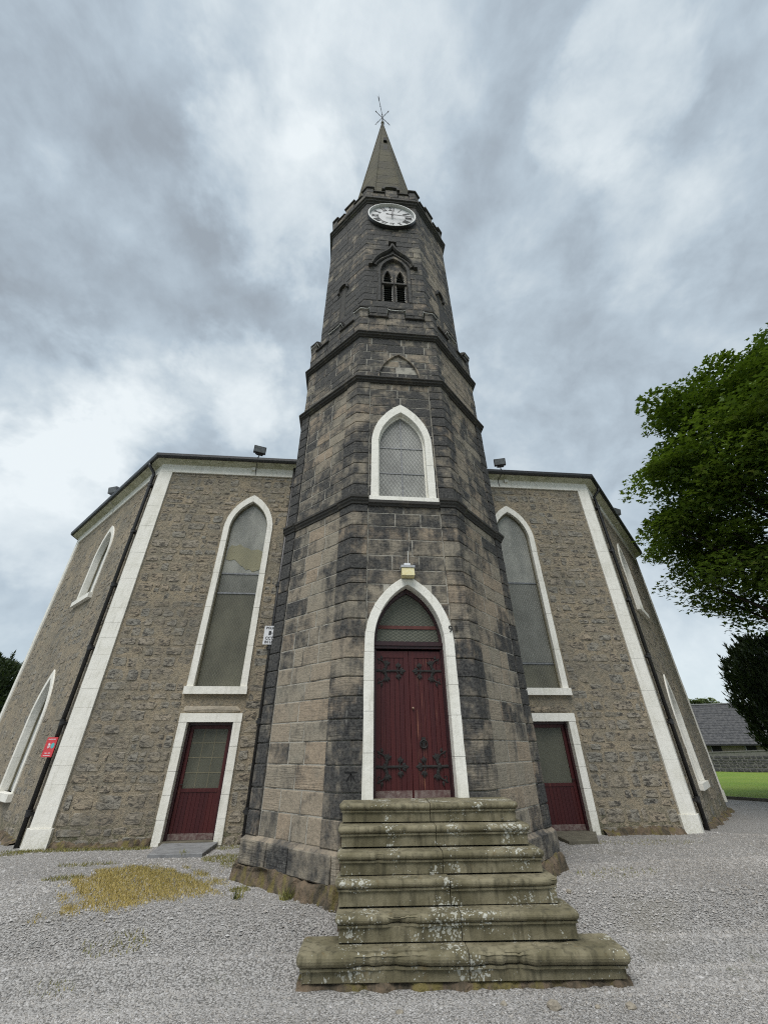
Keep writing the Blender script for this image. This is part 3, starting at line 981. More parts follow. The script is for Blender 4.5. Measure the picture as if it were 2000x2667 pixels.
P2 = [(-0.08, 9.41), (0.03, 9.41), (0.045, 9.44), (0.085, 9.455), (0.09, 9.50), (0.125, 9.515), (0.125, 9.545), (0.02, 9.575), (-0.08, 9.575)]
stringcourse('string_course', P2, AP, [(-7 * HS, 7 * HS, 0.0)])
P3 = [(o, z + 1.79) for o, z in P2]
stringcourse('string_course', P3, AP, [(-7 * HS, 7 * HS, 0.0)])
P4 = [(-0.08, 19.76), (0.02, 19.76), (0.04, 19.82), (0.09, 19.86), (0.10, 19.93), (0.15, 19.96), (0.15, 20.0), (0.03, 20.03), (-0.08, 20.03)]
stringcourse('cornice', P4, AB, [(-7 * HB, 7 * HB, 0.0)])
# plinth and footing
for i, (a, b) in enumerate([(-5 * HS, -3 * HS - 0.20), (-3 * HS - 0.20, -3 * HS + 0.62), (-3 * HS + 0.62, -3 * HS + 1.12), (-3 * HS + 1.12, -HS - 0.06), (-HS - 0.06, -0.3), (-0.3, 0.4), (0.4, HS + 0.06),
                            (HS + 0.06, 2 * HS - 0.1), (2 * HS - 0.1, 2 * HS + 0.5), (2 * HS + 0.5, 3 * HS + 0.2), (3 * HS + 0.2, 5 * HS)]):
    V, F = block_geo(a, b, 0.235, 0.535, AP, 0.085, depth=0.2, gap=0.004, ch=0.014)
    MB().add(V, F, (RND.choice((0.40, 0.48, 0.55)), 0.1, RND.random())).build('plinth_stone', M_ASH, tower)
pm = MB()
oct_sweep(pm, -7 * HS, 7 * HS, [(-0.1, 0.528), (0.070, 0.528), (0.01, 0.575), (-0.1, 0.575)], AP)
pm.build('plinth_weathering', M_ASH, tower)
ft = MB()
SN = 150
prev = None
Vf, Ff = [], []
for i in range(SN + 1):
    s = -5 * HS + 10 * HS * i / SN
    r = 0.145 + 0.03 * math.sin(s * 3.1) + 0.02 * math.sin(s * 11.0) + RND.uniform(-0.025, 0.025)
    def pk(off):
        k = round(s / (2 * HS)); n, d = oct_n(k)
        t = s - 2 * HS * k
        return Vector((CX, CY, 0)) + n * (AP + off) + d * (t * (1 + off * T8 / HS))
    zt = 0.245 + 0.02 * math.sin(s * 5) + RND.uniform(-0.015, 0.015)
    Vf += [up_(pk(r + 0.05), -0.30), up_(pk(r + RND.uniform(-0.02, 0.03)), 0.06), up_(pk(r - 0.02 + RND.uniform(-0.03, 0.01)), zt - 0.05), up_(pk(0.10), zt), up_(pk(-0.05), zt + 0.01)]
    if i:
        b0 = (i - 1) * 5
        for k in range(4):
            Ff.append((b0 + k, b0 + 5 + k, b0 + 6 + k, b0 + 1 + k))
ft.add(Vf, Ff)
ft.build('footing', M_FOUND, tower)

# copings of both parapets
for (ap, z_c, z_m, prd, cw, kw) in ((AP, 12.10, 12.50, 0.02, 0.235, 0.22), (AB, 20.68, 21.02, 0.05, 0.25, 0.23)):
    hs = ap * T8
    cren = [(-0.15, z_c + 0.001), (0.05, z_c + 0.001), (0.055, z_c + 0.03), (-0.02, z_c + 0.075), (-0.15, z_c + 0.075)]
    cap = [(-0.17, z_m), (0.05, z_m), (0.06, z_m + 0.05), (-0.0, z_m + 0.11), (-0.08, z_m + 0.16), (-0.17, z_m + 0.12)]
    for k in (-2, -1, 0, 1, 2):
        c0 = 2 * k * hs
        for a, b in ((-hs + kw + 0.004, -cw - 0.004), (cw + 0.004, hs - kw - 0.004)):
            stringcourse('crenel_sill', cren, ap, [(c0 + a, c0 + b, prd)])
        stringcourse('merlon_cap', cap, ap, [(c0 - hs - kw - 0.03, c0 - hs + kw + 0.03, prd)])
        if not (ap == AB and k == 0):
            stringcourse('merlon_cap', cap, ap, [(c0 - cw - 0.03, c0 + cw + 0.03, prd)])
# arched gablet on the middle merlon under the spire
ga = MB()
go = lancet(0.36, 20.95, 20.98, 21.26, 8); gi = lancet(0.25, 20.95, 20.98, 21.14, 8)
mb = surround_piece(FB, -0.02, gi, go, 0.12, 0.28)
mb.build('gablet_hood', M_TRIM, tower)
obox('gablet_panel', FB.P(-0.02, -0.02, 21.06), (0.24, 0.02, 0.08), M_CABLE, tower, FB.ax)
# white conductor cable clipped round the merlons of the lower parapet
for k in (-1, 0, 1):
    for kind in ('mid', 'corner'):
        if kind == 'corner' and k == -1:
            pass
        c0 = 2 * k * HS if kind == 'mid' else (2 * k - 1) * HS
        wv = 0.235 if kind == 'mid' else 0.22
        o_ = 0.055
        z = 12.46
        run = oct_run(c0 - wv - 0.02, c0 + wv + 0.02, o_)
        n0 = oct_run(c0 - wv - 0.03, c0 - wv - 0.029, -0.12)[0]; n1 = oct_run(c0 + wv + 0.029, c0 + wv + 0.03, -0.12)[0]
        pts = [up_(n0, z - 0.10), up_(n0.lerp(run[0], 0.7), z - 0.02), up_(run[0], z + 0.035)]
        for i in range(len(run) - 1):
            for f in (0.12, 0.5, 0.88):
                pts.append(up_(run[i].lerp(run[i + 1], f), z - 0.02 - 0.012 * math.sin(math.pi * f)))
        pts += [up_(run[-1], z + 0.035), up_(n1.lerp(run[-1], 0.7), z - 0.02), up_(n1, z - 0.10)]
        MB().tube(pts, 0.013, 6).build('clipped_cable', M_CABLE, tower, True)
run = oct_run(3 * HS - 0.24, 3 * HS + 0.1, 0.055)
MB().tube([up_(p, 12.45) for p in run], 0.013, 6).build('clipped_cable', M_CABLE, tower, True)
# relief arch ring of the upper band
rp = surround_piece(F0, 0.0, lancet(0.50, 9.575, 9.60, 10.50)[4:-4], lancet(0.535, 9.575, 9.60, 10.545)[4:-4], 0.045, 0.07, (0.5, 0.5, 0.2))
rp.build('blind_arch', M_ASH, tower)

# spire
APX, APZ, SL = -0.08, 38.35, 0.0970
sp = MB()
zb = 20.3
ab_ = SL * (APZ - zb)
nz = 28
V, F = [], []
for j in range(nz + 1):
    z = zb + (APZ - 0.12 - zb) * j / nz
    r = SL * (APZ - z)
    f = (z - zb) / (APZ - zb)
    for k in range(8):
        n, d = oct_n(k)
        c = Vector((CX + (APX - CX) * f, CY, z))
        V.append(c + n * r + d * (r * T8))
for j in range(nz):
    for k in range(8):
        F.append((j * 8 + k, j * 8 + (k + 1) % 8, (j + 1) * 8 + (k + 1) % 8, (j + 1) * 8 + k))
F.append(tuple(nz * 8 + k for k in range(8)))
sp.add(V, F)
spire = sp.build('spire', M_SPIRE, tower)
fr = SL * (APZ - 31.9)
obox('spire_slit', (APX * 0.6 + 0.06, CY - fr + 0.02, 32.9), (0.10, 0.06, 0.22), M_DARK, spire)
obox('spire_slit', (APX * 0.6 + 0.06, CY - SL * (APZ - 31.3) + 0.03, 31.2), (0.11, 0.05, 0.62), M_TRIM, spire)
ridge = MB()
for k in range(8):
    n, d = oct_n(k)
    r0 = ab_; r1 = 0.03
    p0 = Vector((CX, CY, zb)) + (n + d * T8) * r0; p1 = Vector((APX, CY, APZ - 0.15)) + (n + d * T8) * r1
    ridge.tube([p0, p1], [0.045, 0.02], 5)
ridge.build('arris_roll', M_SPIRE, spire)
MB().tube([(APX, CY, APZ - 0.3), (APX, CY, APZ - 0.1), (APX, CY, APZ), (APX, CY, APZ + 0.18)], [0.05, 0.10, 0.09, 0.03], 8).build('finial', M_SPIRE, spire, True)

# belfry window: tracery, louvres, ogee hood
bwx = -0.03
bw = surround_piece(FB, 0.0, lancet(BW['wd'] - 0.09, 13.30, 15.0, 15.80), lancet(BW['wd'], 13.30, 15.0, 15.95), 0.02, 0.30, (0.9, 0.2, 0.4))
bwin = bw.build('belfry_window', M_ASH, tower)
tr = MB()
outer = lancet(BW['wd'] - 0.085, 13.30, 15.0, 15.81)
lights = []
for c in (-0.205, 0.205):
    lights.append([(x + c, z) for x, z in lancet(0.135, 13.36, 14.55, 15.12, 7)])
poly_fill(tr, FB, outer, [l[::-1] for l in lights], -0.10, (0.75, 0.3, 0.3))
for l in lights:
    for i in range(len(l)):
        a, b = l[i], l[(i + 1) % len(l)]
        tr.add([FB.P(a[0], -0.10, a[1]), FB.P(b[0], -0.10, b[1]), FB.P(b[0], -0.30, b[1]), FB.P(a[0], -0.30, a[1])], [(0, 1, 2, 3)], (0.75, 0.3, 0.3))
tr.build('tracery', M_ASH, bwin)
for c in (-0.205, 0.205):
    lo = lancet(0.185, 13.36, 14.55, 15.24, 7); li = lancet(0.135, 13.36, 14.55, 15.12, 7)
    surround_piece(FB, c, li, lo, -0.04, 0.08, (0.65, 0.3, 0.4)).build('light_moulding', M_ASH, bwin)
    obox('louvre_bar', FB.P(c, -0.06, 14.32), (0.19, 0.06, 0.035), M_TRIM, bwin, FB.ax)
    ls = MB()
    z = 13.42
    while z < 15.02:
        hw = lancet_hw(0.135, 13.36, 14.55, 15.12, z + 0.05) + 0.01
        t = math.radians(40)
        ax = (FB.d, (FB.n * math.cos(t) - Vector((0, 0, 1)) * math.sin(t)), (FB.n * math.sin(t) + Vector((0, 0, 1)) * math.cos(t)))
        ls.box(FB.P(c, -0.20, z), (hw, 0.075, 0.010), ax)
        z += 0.115
    ls.build('louvre_slats', M_BLACK, bwin)
    sp_ = MB()
    z = 13.40
    while z < 14.85:
        hw = lancet_hw(0.135, 13.36, 14.55, 15.12, z)
        for sg in (-1, 1):
            sp_.box(FB.P(c + sg * (hw - 0.004), -0.095, z), (0.007, 0.006, 0.032))
        z += 0.115 if not 14.2 < z < 14.4 else 0.2
    sp_.build('pigeon_spikes', M_CABLE, bwin)
vb = MB()
poly_fill(vb, FB, outer, [], -0.36)
vb.build('dark_backing', M_DARK, bwin)
def sweep_flat(fr, path, half, proud, back, tint=(0.7, 0.2, 0.5)):
    """moulding: a strip of given half thickness following a path on a wall"""
    mb = MB()
    V, F = [], []
    n = len(path)
    for i, (x, z) in enumerate(path):
        a = path[max(i - 1, 0)]; b = path[min(i + 1, n - 1)]
        dx, dz = b[0] - a[0], b[1] - a[1]
        L = math.hypot(dx, dz) or 1
        px_, pz_ = -dz / L * half, dx / L * half
        V += [fr.P(x - px_, back, z - pz_), fr.P(x - px_, proud * 0.45, z - pz_), fr.P(x - px_ * 0.35, proud, z - pz_ * 0.35), fr.P(x + px_ * 0.6, proud, z + pz_ * 0.6), fr.P(x + px_, proud * 0.8, z + pz_), fr.P(x + px_, back, z + pz_)]
    for i in range(n - 1):
        for k in range(5):
            q = i * 6 + k
            F.append((q, q + 1, q + 7, q + 6))
    F.append((0, 5, 4, 3, 2, 1)); e = (n - 1) * 6
    F.append((e, e + 1, e + 2, e + 3, e + 4, e + 5))
    mb.add(V, F, tint)
    return mb
hp = [(-0.71, 15.28), (-0.665, 15.46), (-0.58, 15.66), (-0.46, 15.85), (-0.33, 16.0), (-0.22, 16.12), (-0.13, 16.26), (-0.07, 16.42), (-0.03, 16.60)]
hood = sweep_flat(FB, hp, 0.048, 0.12, -0.02).build('hood_mould', M_TRIM, bwin)
hp2 = [(-0.06 - x, z) for x, z in hp][::-1]
sweep_flat(FB, hp2, 0.048, 0.12, -0.02).build('hood_mould', M_TRIM, bwin)
sweep_flat(FB, [(x * 0.86, 15.22 + (z - 15.22) * 0.72) for x, z in hp[:6]] + [(-0.02, 16.02)] + [(-0.04 - x * 0.86, 15.22 + (z - 15.22) * 0.72) for x, z in hp[:6]][::-1], 0.035, 0.06, -0.02).build('inner_roll', M_TRIM, bwin)
obox('finial_block', FB.P(-0.03, 0.06, 16.70), (0.13, 0.09, 0.055), M_TRIM, bwin, FB.ax)
obox('finial_stem', FB.P(-0.03, 0.03, 16.88), (0.03, 0.03, 0.10), M_TRIM, bwin, FB.ax)
for x in (-0.77, 0.71):
    obox('label_stop', FB.P(x, 0.05, 15.24), (0.06, 0.07, 0.06), M_TRIM, bwin, FB.ax)
# blind slits with little hoods on the slanted belfry faces
for k in (-1, 1):
    n, d = oct_n(k)
    o = Vector((CX, CY, 0)) + n * AB
    fk = Frame((o.x, o.y), (d.x, d.y), (n.x, n.y))
    sl = obox('blind_slit', fk.P(0, -0.022, 14.08), (0.10, 0.02, 0.90), M_TRIM, tower, fk.ax)
    surround_piece(fk, 0, lancet(0.17, 14.78, 14.86, 15.06, 6), lancet(0.24, 14.74, 14.86, 15.16, 6), 0.09, 0.12).build('slit_hood', M_TRIM, sl)

# clock
KZ, KR = 18.70, 0.875
cl = MB()
def disc(mb, fr, c, r, o, n=48, tint=(0.5, 0.5, 0.5)):
    mb.add([fr.P(c[0] + r * math.cos(2 * math.pi * i / n), o, c[1] + r * math.sin(2 * math.pi * i / n)) for i in range(n)], [tuple(range(n))], tint)
def ring(mb, fr, c, prof, n=64, tint=(0.5, 0.5, 0.5)):
    m = len(prof)
    V = [fr.P(c[0] + r * math.cos(2 * math.pi * i / n), o, c[1] + r * math.sin(2 * math.pi * i / n)) for i in range(n) for r, o in prof]
    F = [(i * m + k, i * m + k + 1, ((i + 1) % n) * m + k + 1, ((i + 1) % n) * m + k) for i in range(n) for k in range(m - 1)]
    mb.add(V, F, tint)
KC = (-0.01, KZ)
disc(cl, FB, KC, KR - 0.01, 0.055)
clock = cl.build('clock', M_DIAL, tower)
rg = MB(); ring(rg, FB, KC, [(KR - 0.03, 0.05), (KR - 0.028, 0.14), (KR - 0.02, 0.148), (KR, 0.148), (KR + 0.012, 0.14)])
rg.build('rim', M_RIM, clock, True)
rg = MB(); ring(rg, FB, KC, [(KR + 0.012, 0.14), (KR + 0.02, 0.10), (KR + 0.02, -0.01)])
rg.build('drum', M_BLACK, clock, True)
def bar(mb, fr, a, b, wd, o, th=0.006):
    a = Vector((a[0], a[1])); b = Vector((b[0], b[1]))
    d = (b - a); L = d.length; d.normalize()
    c = (a + b) / 2
    ax = (fr.d * d.x + Vector((0, 0, 1)) * d.y, fr.n, fr.d * (-d.y) + Vector((0, 0, 1)) * d.x)
    mb.box(fr.P(c.x, o, c.y), (L / 2, th, wd / 2), ax)
ROM = ['XII', 'I', 'II', 'III', 'IIII', 'V', 'VI', 'VII', 'VIII', 'IX', 'X', 'XI']
for h, num in enumerate(ROM):
    a = math.radians(90 - 30 * h)
    er = Vector((math.cos(a), math.sin(a))); et = Vector((math.sin(a), -math.cos(a)))
    nm = MB()
    widths = {'I': 0.055, 'V': 0.12, 'X': 0.125}
    tot = sum(widths[c] for c in num)
    x = -tot / 2
    r0, r1 = 0.50, 0.74
    for c in num:
        wd = widths[c]; xc = x + wd / 2
        q = lambda t, r: tuple(Vector(KC) + er * r + et * t)
        if c == 'I':
            bar(nm, FB, q(xc, r0), q(xc, r1), 0.018, 0.060)
        elif c == 'V':
            bar(nm, FB, q(xc - 0.042, r1), q(xc, r0), 0.018, 0.060); bar(nm, FB, q(xc + 0.042, r1), q(xc, r0), 0.014, 0.061)
        else:
            bar(nm, FB, q(xc - 0.045, r1), q(xc + 0.045, r0), 0.018, 0.060); bar(nm, FB, q(xc + 0.045, r1), q(xc - 0.045, r0), 0.014, 0.061)
        x += wd
    bar(nm, FB, q(-tot / 2, r0), q(tot / 2, r0), 0.012, 0.0605); bar(nm, FB, q(-tot / 2, r1), q(tot / 2, r1), 0.012, 0.0605)
    nm.build('numeral', M_GOLDBLK, clock)
hd = MB()
am = math.radians(-3)
em = Vector((math.cos(am), math.sin(am)))
bar(hd, FB, tuple(Vector(KC) - em * 0.22), tuple(Vector(KC) + em * 0.78), 0.045, 0.135)
bar(hd, FB, tuple(Vector(KC) - em * 0.23), tuple(Vector(KC) - em * 0.12), 0.06, 0.135)
hd.build('minute_hand', M_GOLDBLK, clock)
hd = MB()
eh = Vector((math.sin(math.radians(5)), math.cos(math.radians(5))))
bar(hd, FB, tuple(Vector(KC) - eh * 0.10), tuple(Vector(KC) + eh * 0.42), 0.045, 0.12)
disc(hd, FB, KC, 0.06, 0.128, 16)
hd.build('hour_hand', M_GOLDBLK, clock)
# ------------------------------------------------------------------ openings of the tower
def text_geo(body, size, fr, u, o, z, th=0.004, bold=0.0, align='CENTER', font_scale=1.0):
    cu = bpy.data.curves.new('tmp_text', 'FONT')
    cu.body = body; cu.size = size; cu.extrude = th; cu.offset = bold; cu.align_x = align; cu.align_y = 'CENTER'
    cu.resolution_u = 3
    o_ = bpy.data.objects.new('tmp_text', cu)
    COL.objects.link(o_)
    bpy.context.view_layer.update()
    me = bpy.data.meshes.new_from_object(o_.evaluated_get(bpy.context.evaluated_depsgraph_get()))
    V = [fr.P(u + v.co.x * font_scale, o + v.co.z, z + v.co.y) for v in me.vertices]
    F = [tuple(p.vertices) for p in me.polygons]
    bpy.data.objects.remove(o_); bpy.data.meshes.remove(me); bpy.data.curves.remove(cu)
    return V, F
def build_surround(fr, uc, IN, OUT, proud, depth, cuts, parent, m=M_WHITE, name='surround_stone', n=9):
    inn, out = lancet(n=n, **IN), lancet(n=n, **OUT)
    N = len(inn) - 1
    for a, b in zip(cuts[:-1], cuts[1:]):
        fa, fb = a * N + 0.006, b * N - 0.006
        surround_piece(fr, uc, run_pts(inn, fa, fb), run_pts(out, fa, fb), proud + RND.uniform(-0.003, 0.003), depth).build(name, m, parent)
door_cuts = [0, 0.055, 0.105, 0.145, 0.185, 0.235, 0.33, 0.42, 0.5, 0.58, 0.67, 0.765, 0.82, 0.86, 0.90, 0.95, 1.0]
# the entrance: frame, two leaves of boards, transom and fanlight
for sg in (-1, 1):
    fr_mb = MB()
    fr_mb.box(F0.P(sg * 0.572, -0.19, 2.09), (0.018, 0.05, 1.03))
    fr_mb.box(F0.P(sg * 0.556, -0.215, 2.09), (0.018, 0.03, 1.03))
    fr_mb.build('door_post', M_REDFRAME, tower)
build_surround(F0, 0.0, D_IN, D_OUT, 0.038, 0.26, door_cuts, tower)
DZ0, DZ1 = 1.095, 3.105
def leaf(sg):
    x0, x1 = (0.004, 0.545)
    mb = MB()
    mb.box(F0.P(sg * (x0 + x1) / 2, -0.240, (DZ0 + DZ1) / 2), ((x1 - x0) / 2, 0.016, (DZ1 - DZ0) / 2), tint=(0, 0, 0.1))
    lf = mb.build('door_leaf', M_RED, tower)
    for a, b in ((x0, 0.085), (0.465, x1)):
        obox('stile', F0.P(sg * (a + b) / 2, -0.212, (DZ0 + DZ1) / 2), ((b - a) / 2, 0.013, (DZ1 - DZ0) / 2 - 0.002), M_RED, lf, tint=(0, 0.15, RND.random()))
    obox('top_rail', F0.P(sg * 0.275, -0.213, DZ1 - 0.055), (0.1885, 0.012, 0.053), M_RED, lf, tint=(0, 0.1, RND.random()))
    obox('kick_rail', F0.P(sg * 0.275, -0.204, DZ0 + 0.045), (0.26, 0.008, 0.045), M_SILL, lf)
    n = 5
    for i in range(n):
        a = 0.087 + (0.463 - 0.087) * i / n; b = 0.087 + (0.463 - 0.087) * (i + 1) / n
        obox('plank', F0.P(sg * (a + b) / 2, -0.218, (DZ0 + DZ1) / 2 - 0.055), ((b - a) / 2 - 0.0035, 0.008, (DZ1 - DZ0) / 2 - 0.056), M_RED, lf, tint=(0, 0.9 if sg > 0 else 0.12, RND.random()))
    return lf
def curl(cx_, cz_, r, a0, turns, n=18, shrink=0.45):
    return [(cx_ + r * (1 - shrink * i / n) * math.cos(a0 + turns * 2 * math.pi * i / n), cz_ + r * (1 - shrink * i / n) * math.sin(a0 + turns * 2 * math.pi * i / n)) for i in range(n + 1)]
def hinge(lf, sg, z):
    mb = MB()
    X = lambda u: sg * (0.545 - u)
    O = -0.194
    def stroke(pts, w0, w1):
        P_ = [F0.P(X(u), O, z + v) for u, v in pts]
        n = len(P_)
        mb.tube(P_, [1.12 * (w0 + (w1 - w0) * i / (n - 1)) for i in range(n)], 6, flat=(F0.n, 0.45))
    def leaflet(u, v, L, ang, w=0.35):
        L *= 1.25
        pts = [(u + L * t * math.cos(ang), v + L * t * math.sin(ang)) for t in (0, 0.3, 0.6, 1.0)]
        P_ = [F0.P(X(a), O, z + b) for a, b in pts]
        mb.tube(P_, [0.005, L * w * 0.68, L * w * 0.5, 0.003], 6, flat=(F0.n, 0.3))
    stroke([(0.0, 0), (0.14, 0), (0.36, 0.002), (0.43, 0)], 0.016, 0.013)
    stroke([(0.02, 0.018), (0.12, 0.006)], 0.006, 0.006)
    for sv in (-1, 1):
        # the big C scroll near the hinge side, with leaves on its end
        c = [(0.135 - 0.02 * 0, 0)] + [(0.135 + 0.045 * math.sin(t) - 0.10 * (t / 3.6) ** 2, sv * (0.085 - 0.085 * math.cos(t))) for t in [0.3 * i for i in range(1, 11)]]
        stroke(c, 0.014, 0.009)
        e = c[-1]
        stroke([(e[0] + a * 1.0, e[1] + sv * b) for a, b in [(0, 0), (-0.025, -0.012), (-0.035, -0.04), (-0.015, -0.055), (0.005, -0.042)]], 0.006, 0.004)
        leaflet(e[0], e[1], 0.045, math.radians(150) * sv, 0.5)
        leaflet(e[0] + 0.03, e[1] + sv * 0.01, 0.05, math.radians(100) * sv, 0.5)
        leaflet(0.15, sv * 0.03, 0.075, math.radians(62) * sv, 0.4)
        for a in (30, 75, 115):
            leaflet(0.178, sv * 0.10, 0.058, math.radians(a) * sv, 0.5)
        stroke([(0.15, sv * 0.02), (0.165, sv * 0.06), (0.178, sv * 0.10)], 0.009, 0.006)
        # fleur at the far end
        stroke([(0.335, 0), (0.36, sv * 0.03), (0.365, sv * 0.065), (0.345, sv * 0.09), (0.325, sv * 0.082)], 0.010, 0.004)
        for a, L in ((35, 0.055), (80, 0.06), (125, 0.045)):
            leaflet(0.362, sv * 0.06, L, math.radians(a) * sv, 0.55)
        leaflet(0.40, sv * 0.012, 0.05, math.radians(38) * sv, 0.55)
    leaflet(0.40, 0, 0.075, 0.0, 0.55)
    leaflet(0.10, 0, 0.07, 0.0, 0.8)
    mb.build('strap_hinge', M_IRON, lf)
for sg in (-1, 1):
    lf = leaf(sg)
    hinge(lf, sg, 2.79); hinge(lf, sg, 1.47)
    if sg > 0:
        rn = MB()
        ring(rn, F0, (0.185, 1.755), [(0.040, -0.188), (0.052, -0.176), (0.064, -0.188), (0.052, -0.196), (0.040, -0.188)], 20)
        rn.box(F0.P(0.185, -0.196, 1.81), (0.03, 0.01, 0.035)); rn.box(F0.P(0.185, -0.198, 1.76), (0.022, 0.008, 0.05))
        rn.build('ring_handle', M_IRON, lf)
        kn = MB(); ring(kn, F0, (0.045, 2.24), [(0.001, -0.168), (0.016, -0.172), (0.020, -0.185), (0.012, -0.198)], 12)
        kn.build('latch_knob', plain('worn_brass', (0.30, 0.20, 0.14), 0.5, 0.3), lf, True)
tm = MB()
tm.box(F0.P(0, -0.185, 3.205), (0.585, 0.05, 0.025)); tm.box(F0.P(0, -0.195, 3.158), (0.585, 0.035, 0.022)); tm.box(F0.P(0, -0.21, 3.245), (0.585, 0.025, 0.015))
tm.build('transom', M_REDFRAME, tower)
fan = MB()
fo_ = lancet(0.585, 3.26, 3.262, 4.20); poly_fill(fan, F0, lancet(0.585, 3.20, 3.24, 4.19), [], -0.215)
fanl = fan.build('fanlight', M_GL_FAN, tower)
obox('fanlight_bar', F0.P(0, -0.208, 3.50), (0.565, 0.01, 0.028), plain('faded_red_bar', (0.12, 0.035, 0.028), 0.7), fanl)
surround_piece(F0, 0, lancet(0.535, 3.22, 3.25, 4.10), lancet(0.585, 3.22, 3.25, 4.19), -0.17, 0.05).build('fanlight_frame', M_REDFRAME, fanl)
obox('threshold', F0.P(0, -0.09, 1.075), (0.60, 0.14, 0.018), M_SILL, tower)

# first-floor window
wm = MB(); poly_fill(wm, F0, lancet(0.51, 6.04, 7.48, 8.42), [], -0.12)
tw = wm.build('window', M_GL_TWR, tower)
build_surround(F0, 0.0, W_IN, W_OUT, 0.036, 0.20, [0, 0.06, 0.12, 0.17, 0.22, 0.30, 0.40, 0.5, 0.60, 0.70, 0.78, 0.83, 0.88, 0.94, 1.0], tw)
obox('sill', F0.P(0, 0.0, 5.995), (0.705, 0.075, 0.045), M_WHITE, tw)
surround_piece(F0, 0, lancet(0.485, 6.05, 7.48, 8.37), lancet(0.515, 6.05, 7.48, 8.43), -0.085, 0.06).build('window_frame', M_WHITE, tw)
for x in (-0.0,):
    obox('glazing_bar', F0.P(x, -0.116, 7.2), (0.012, 0.006, 1.14), M_GREYMET, tw)
for z in (6.75, 7.45):
    obox('glazing_bar', F0.P(0, -0.115, z), (0.49, 0.006, 0.010), M_GREYMET, tw)
# cut bench mark on the quoin left of the door
bm = MB()
bar(bm, F0, (-0.985, 1.42), (-0.815, 1.42), 0.014, 0.0285, 0.003)
for dx in (-0.062, 0.0, 0.062):
    bar(bm, F0, (-0.90 + dx, 1.315), (-0.90, 1.405), 0.012, 0.0285, 0.003)
bm.build('bench_mark', M_DARK, tower)
# rusty staples in the strips
for s, z in ((-0.60, 9.05),):
    pass

# ------------------------------------------------------------------ door number and lamp
num = thing('door_number', (0.74, -0.04, 3.35), 'black metal numerals 92 fixed beside the arch of the red entrance door', 'number')
V, F = text_geo('9', 0.155, F0, 0.700, 0.046, 3.42, 0.006)
MB().add(V, F).build('numeral', M_IRON, num)
V, F = text_geo('2', 0.125, F0, 0.800, 0.042, 3.43, 0.006)
MB().add(V, F).build('numeral', M_IRON, num)
lamp = thing('wall_lamp', (0.0, -0.05, 4.26), 'boxy yellowed wall lamp over the apex of the entrance arch', 'lamp')
LX = 0.0
mb = MB()
mb.add([F0.P(LX - 0.115, 0.06, 4.30), F0.P(LX + 0.115, 0.06, 4.30), F0.P(LX + 0.115, 0.19, 4.315), F0.P(LX - 0.115, 0.19, 4.315),
        F0.P(LX - 0.11, 0.05, 4.47), F0.P(LX + 0.11, 0.05, 4.47), F0.P(LX + 0.11, 0.16, 4.47), F0.P(LX - 0.11, 0.16, 4.47)],
       [(0, 3, 2, 1), (4, 5, 6, 7), (0, 1, 5, 4), (1, 2, 6, 5), (2, 3, 7, 6), (3, 0, 4, 7)])
mb.build('diffuser', M_LAMPY, lamp)
obox('housing', F0.P(LX, 0.09, 4.492), (0.125, 0.085, 0.022), M_LAMPG, lamp)
obox('top_box', F0.P(LX - 0.005, 0.08, 4.54), (0.055, 0.05, 0.027), M_SIGNW, lamp)
obox('back_plate', F0.P(LX, 0.03, 4.40), (0.10, 0.022, 0.11), M_GREYMET, lamp)
for z in (4.385,):
    obox('diffuser_rib', F0.P(LX, 0.176, z - 0.05), (0.113, 0.006, 0.006), plain('lamp_rib', (0.36, 0.29, 0.10), 0.4), lamp)
MB().tube([F0.P(LX + 0.02, 0.05, 4.56), F0.P(LX + 0.03, 0.035, 4.72), F0.P(LX + 0.03, 0.02, 4.86)], 0.006, 6).build('feed_cable', M_CABLE, lamp)

# ------------------------------------------------------------------ entrance steps
steps = thing('entrance_steps', (0, -1.2, 0.05), 'worn green-stained stone steps up to the red church door', 'steps')
STEPS = [((-1.048, -0.455), (1.205, -0.655), 0.092, 1.075), ((-1.046, -0.672), (1.270, -0.786), 0.119, 0.872), ((-1.046, -0.846), (1.315, -0.966), 0.142, 0.667),
         ((-1.055, -0.982), (1.362, -1.130), 0.171, 0.455), ((-1.042, -1.152), (1.421, -1.328), 0.220, 0.236), ((-1.389, -1.280), (1.754, -1.527), 0.230, 0.005)]
def chip(seed_list, t):
    c = 0.0
    for t0, wdt, dpt in seed_list:
        if abs(t - t0) < wdt:
            c = max(c, dpt * (1 - (abs(t - t0) / wdt) ** 2))
    return c
CHIPS = {(4, 0): [(0.50, 0.10, 0.05), (0.62, 0.04, 0.03)], (5, 0): [(0.40, 0.08, 0.05), (0.55, 0.14, 0.055), (0.72, 0.05, 0.03)], (5, 1): [(0.12, 0.1, 0.04), (0.28, 0.12, 0.06)], (2, 0): [(0.4, 0.04, 0.025)], (3, 1): [(0.95, 0.06, 0.04)]}
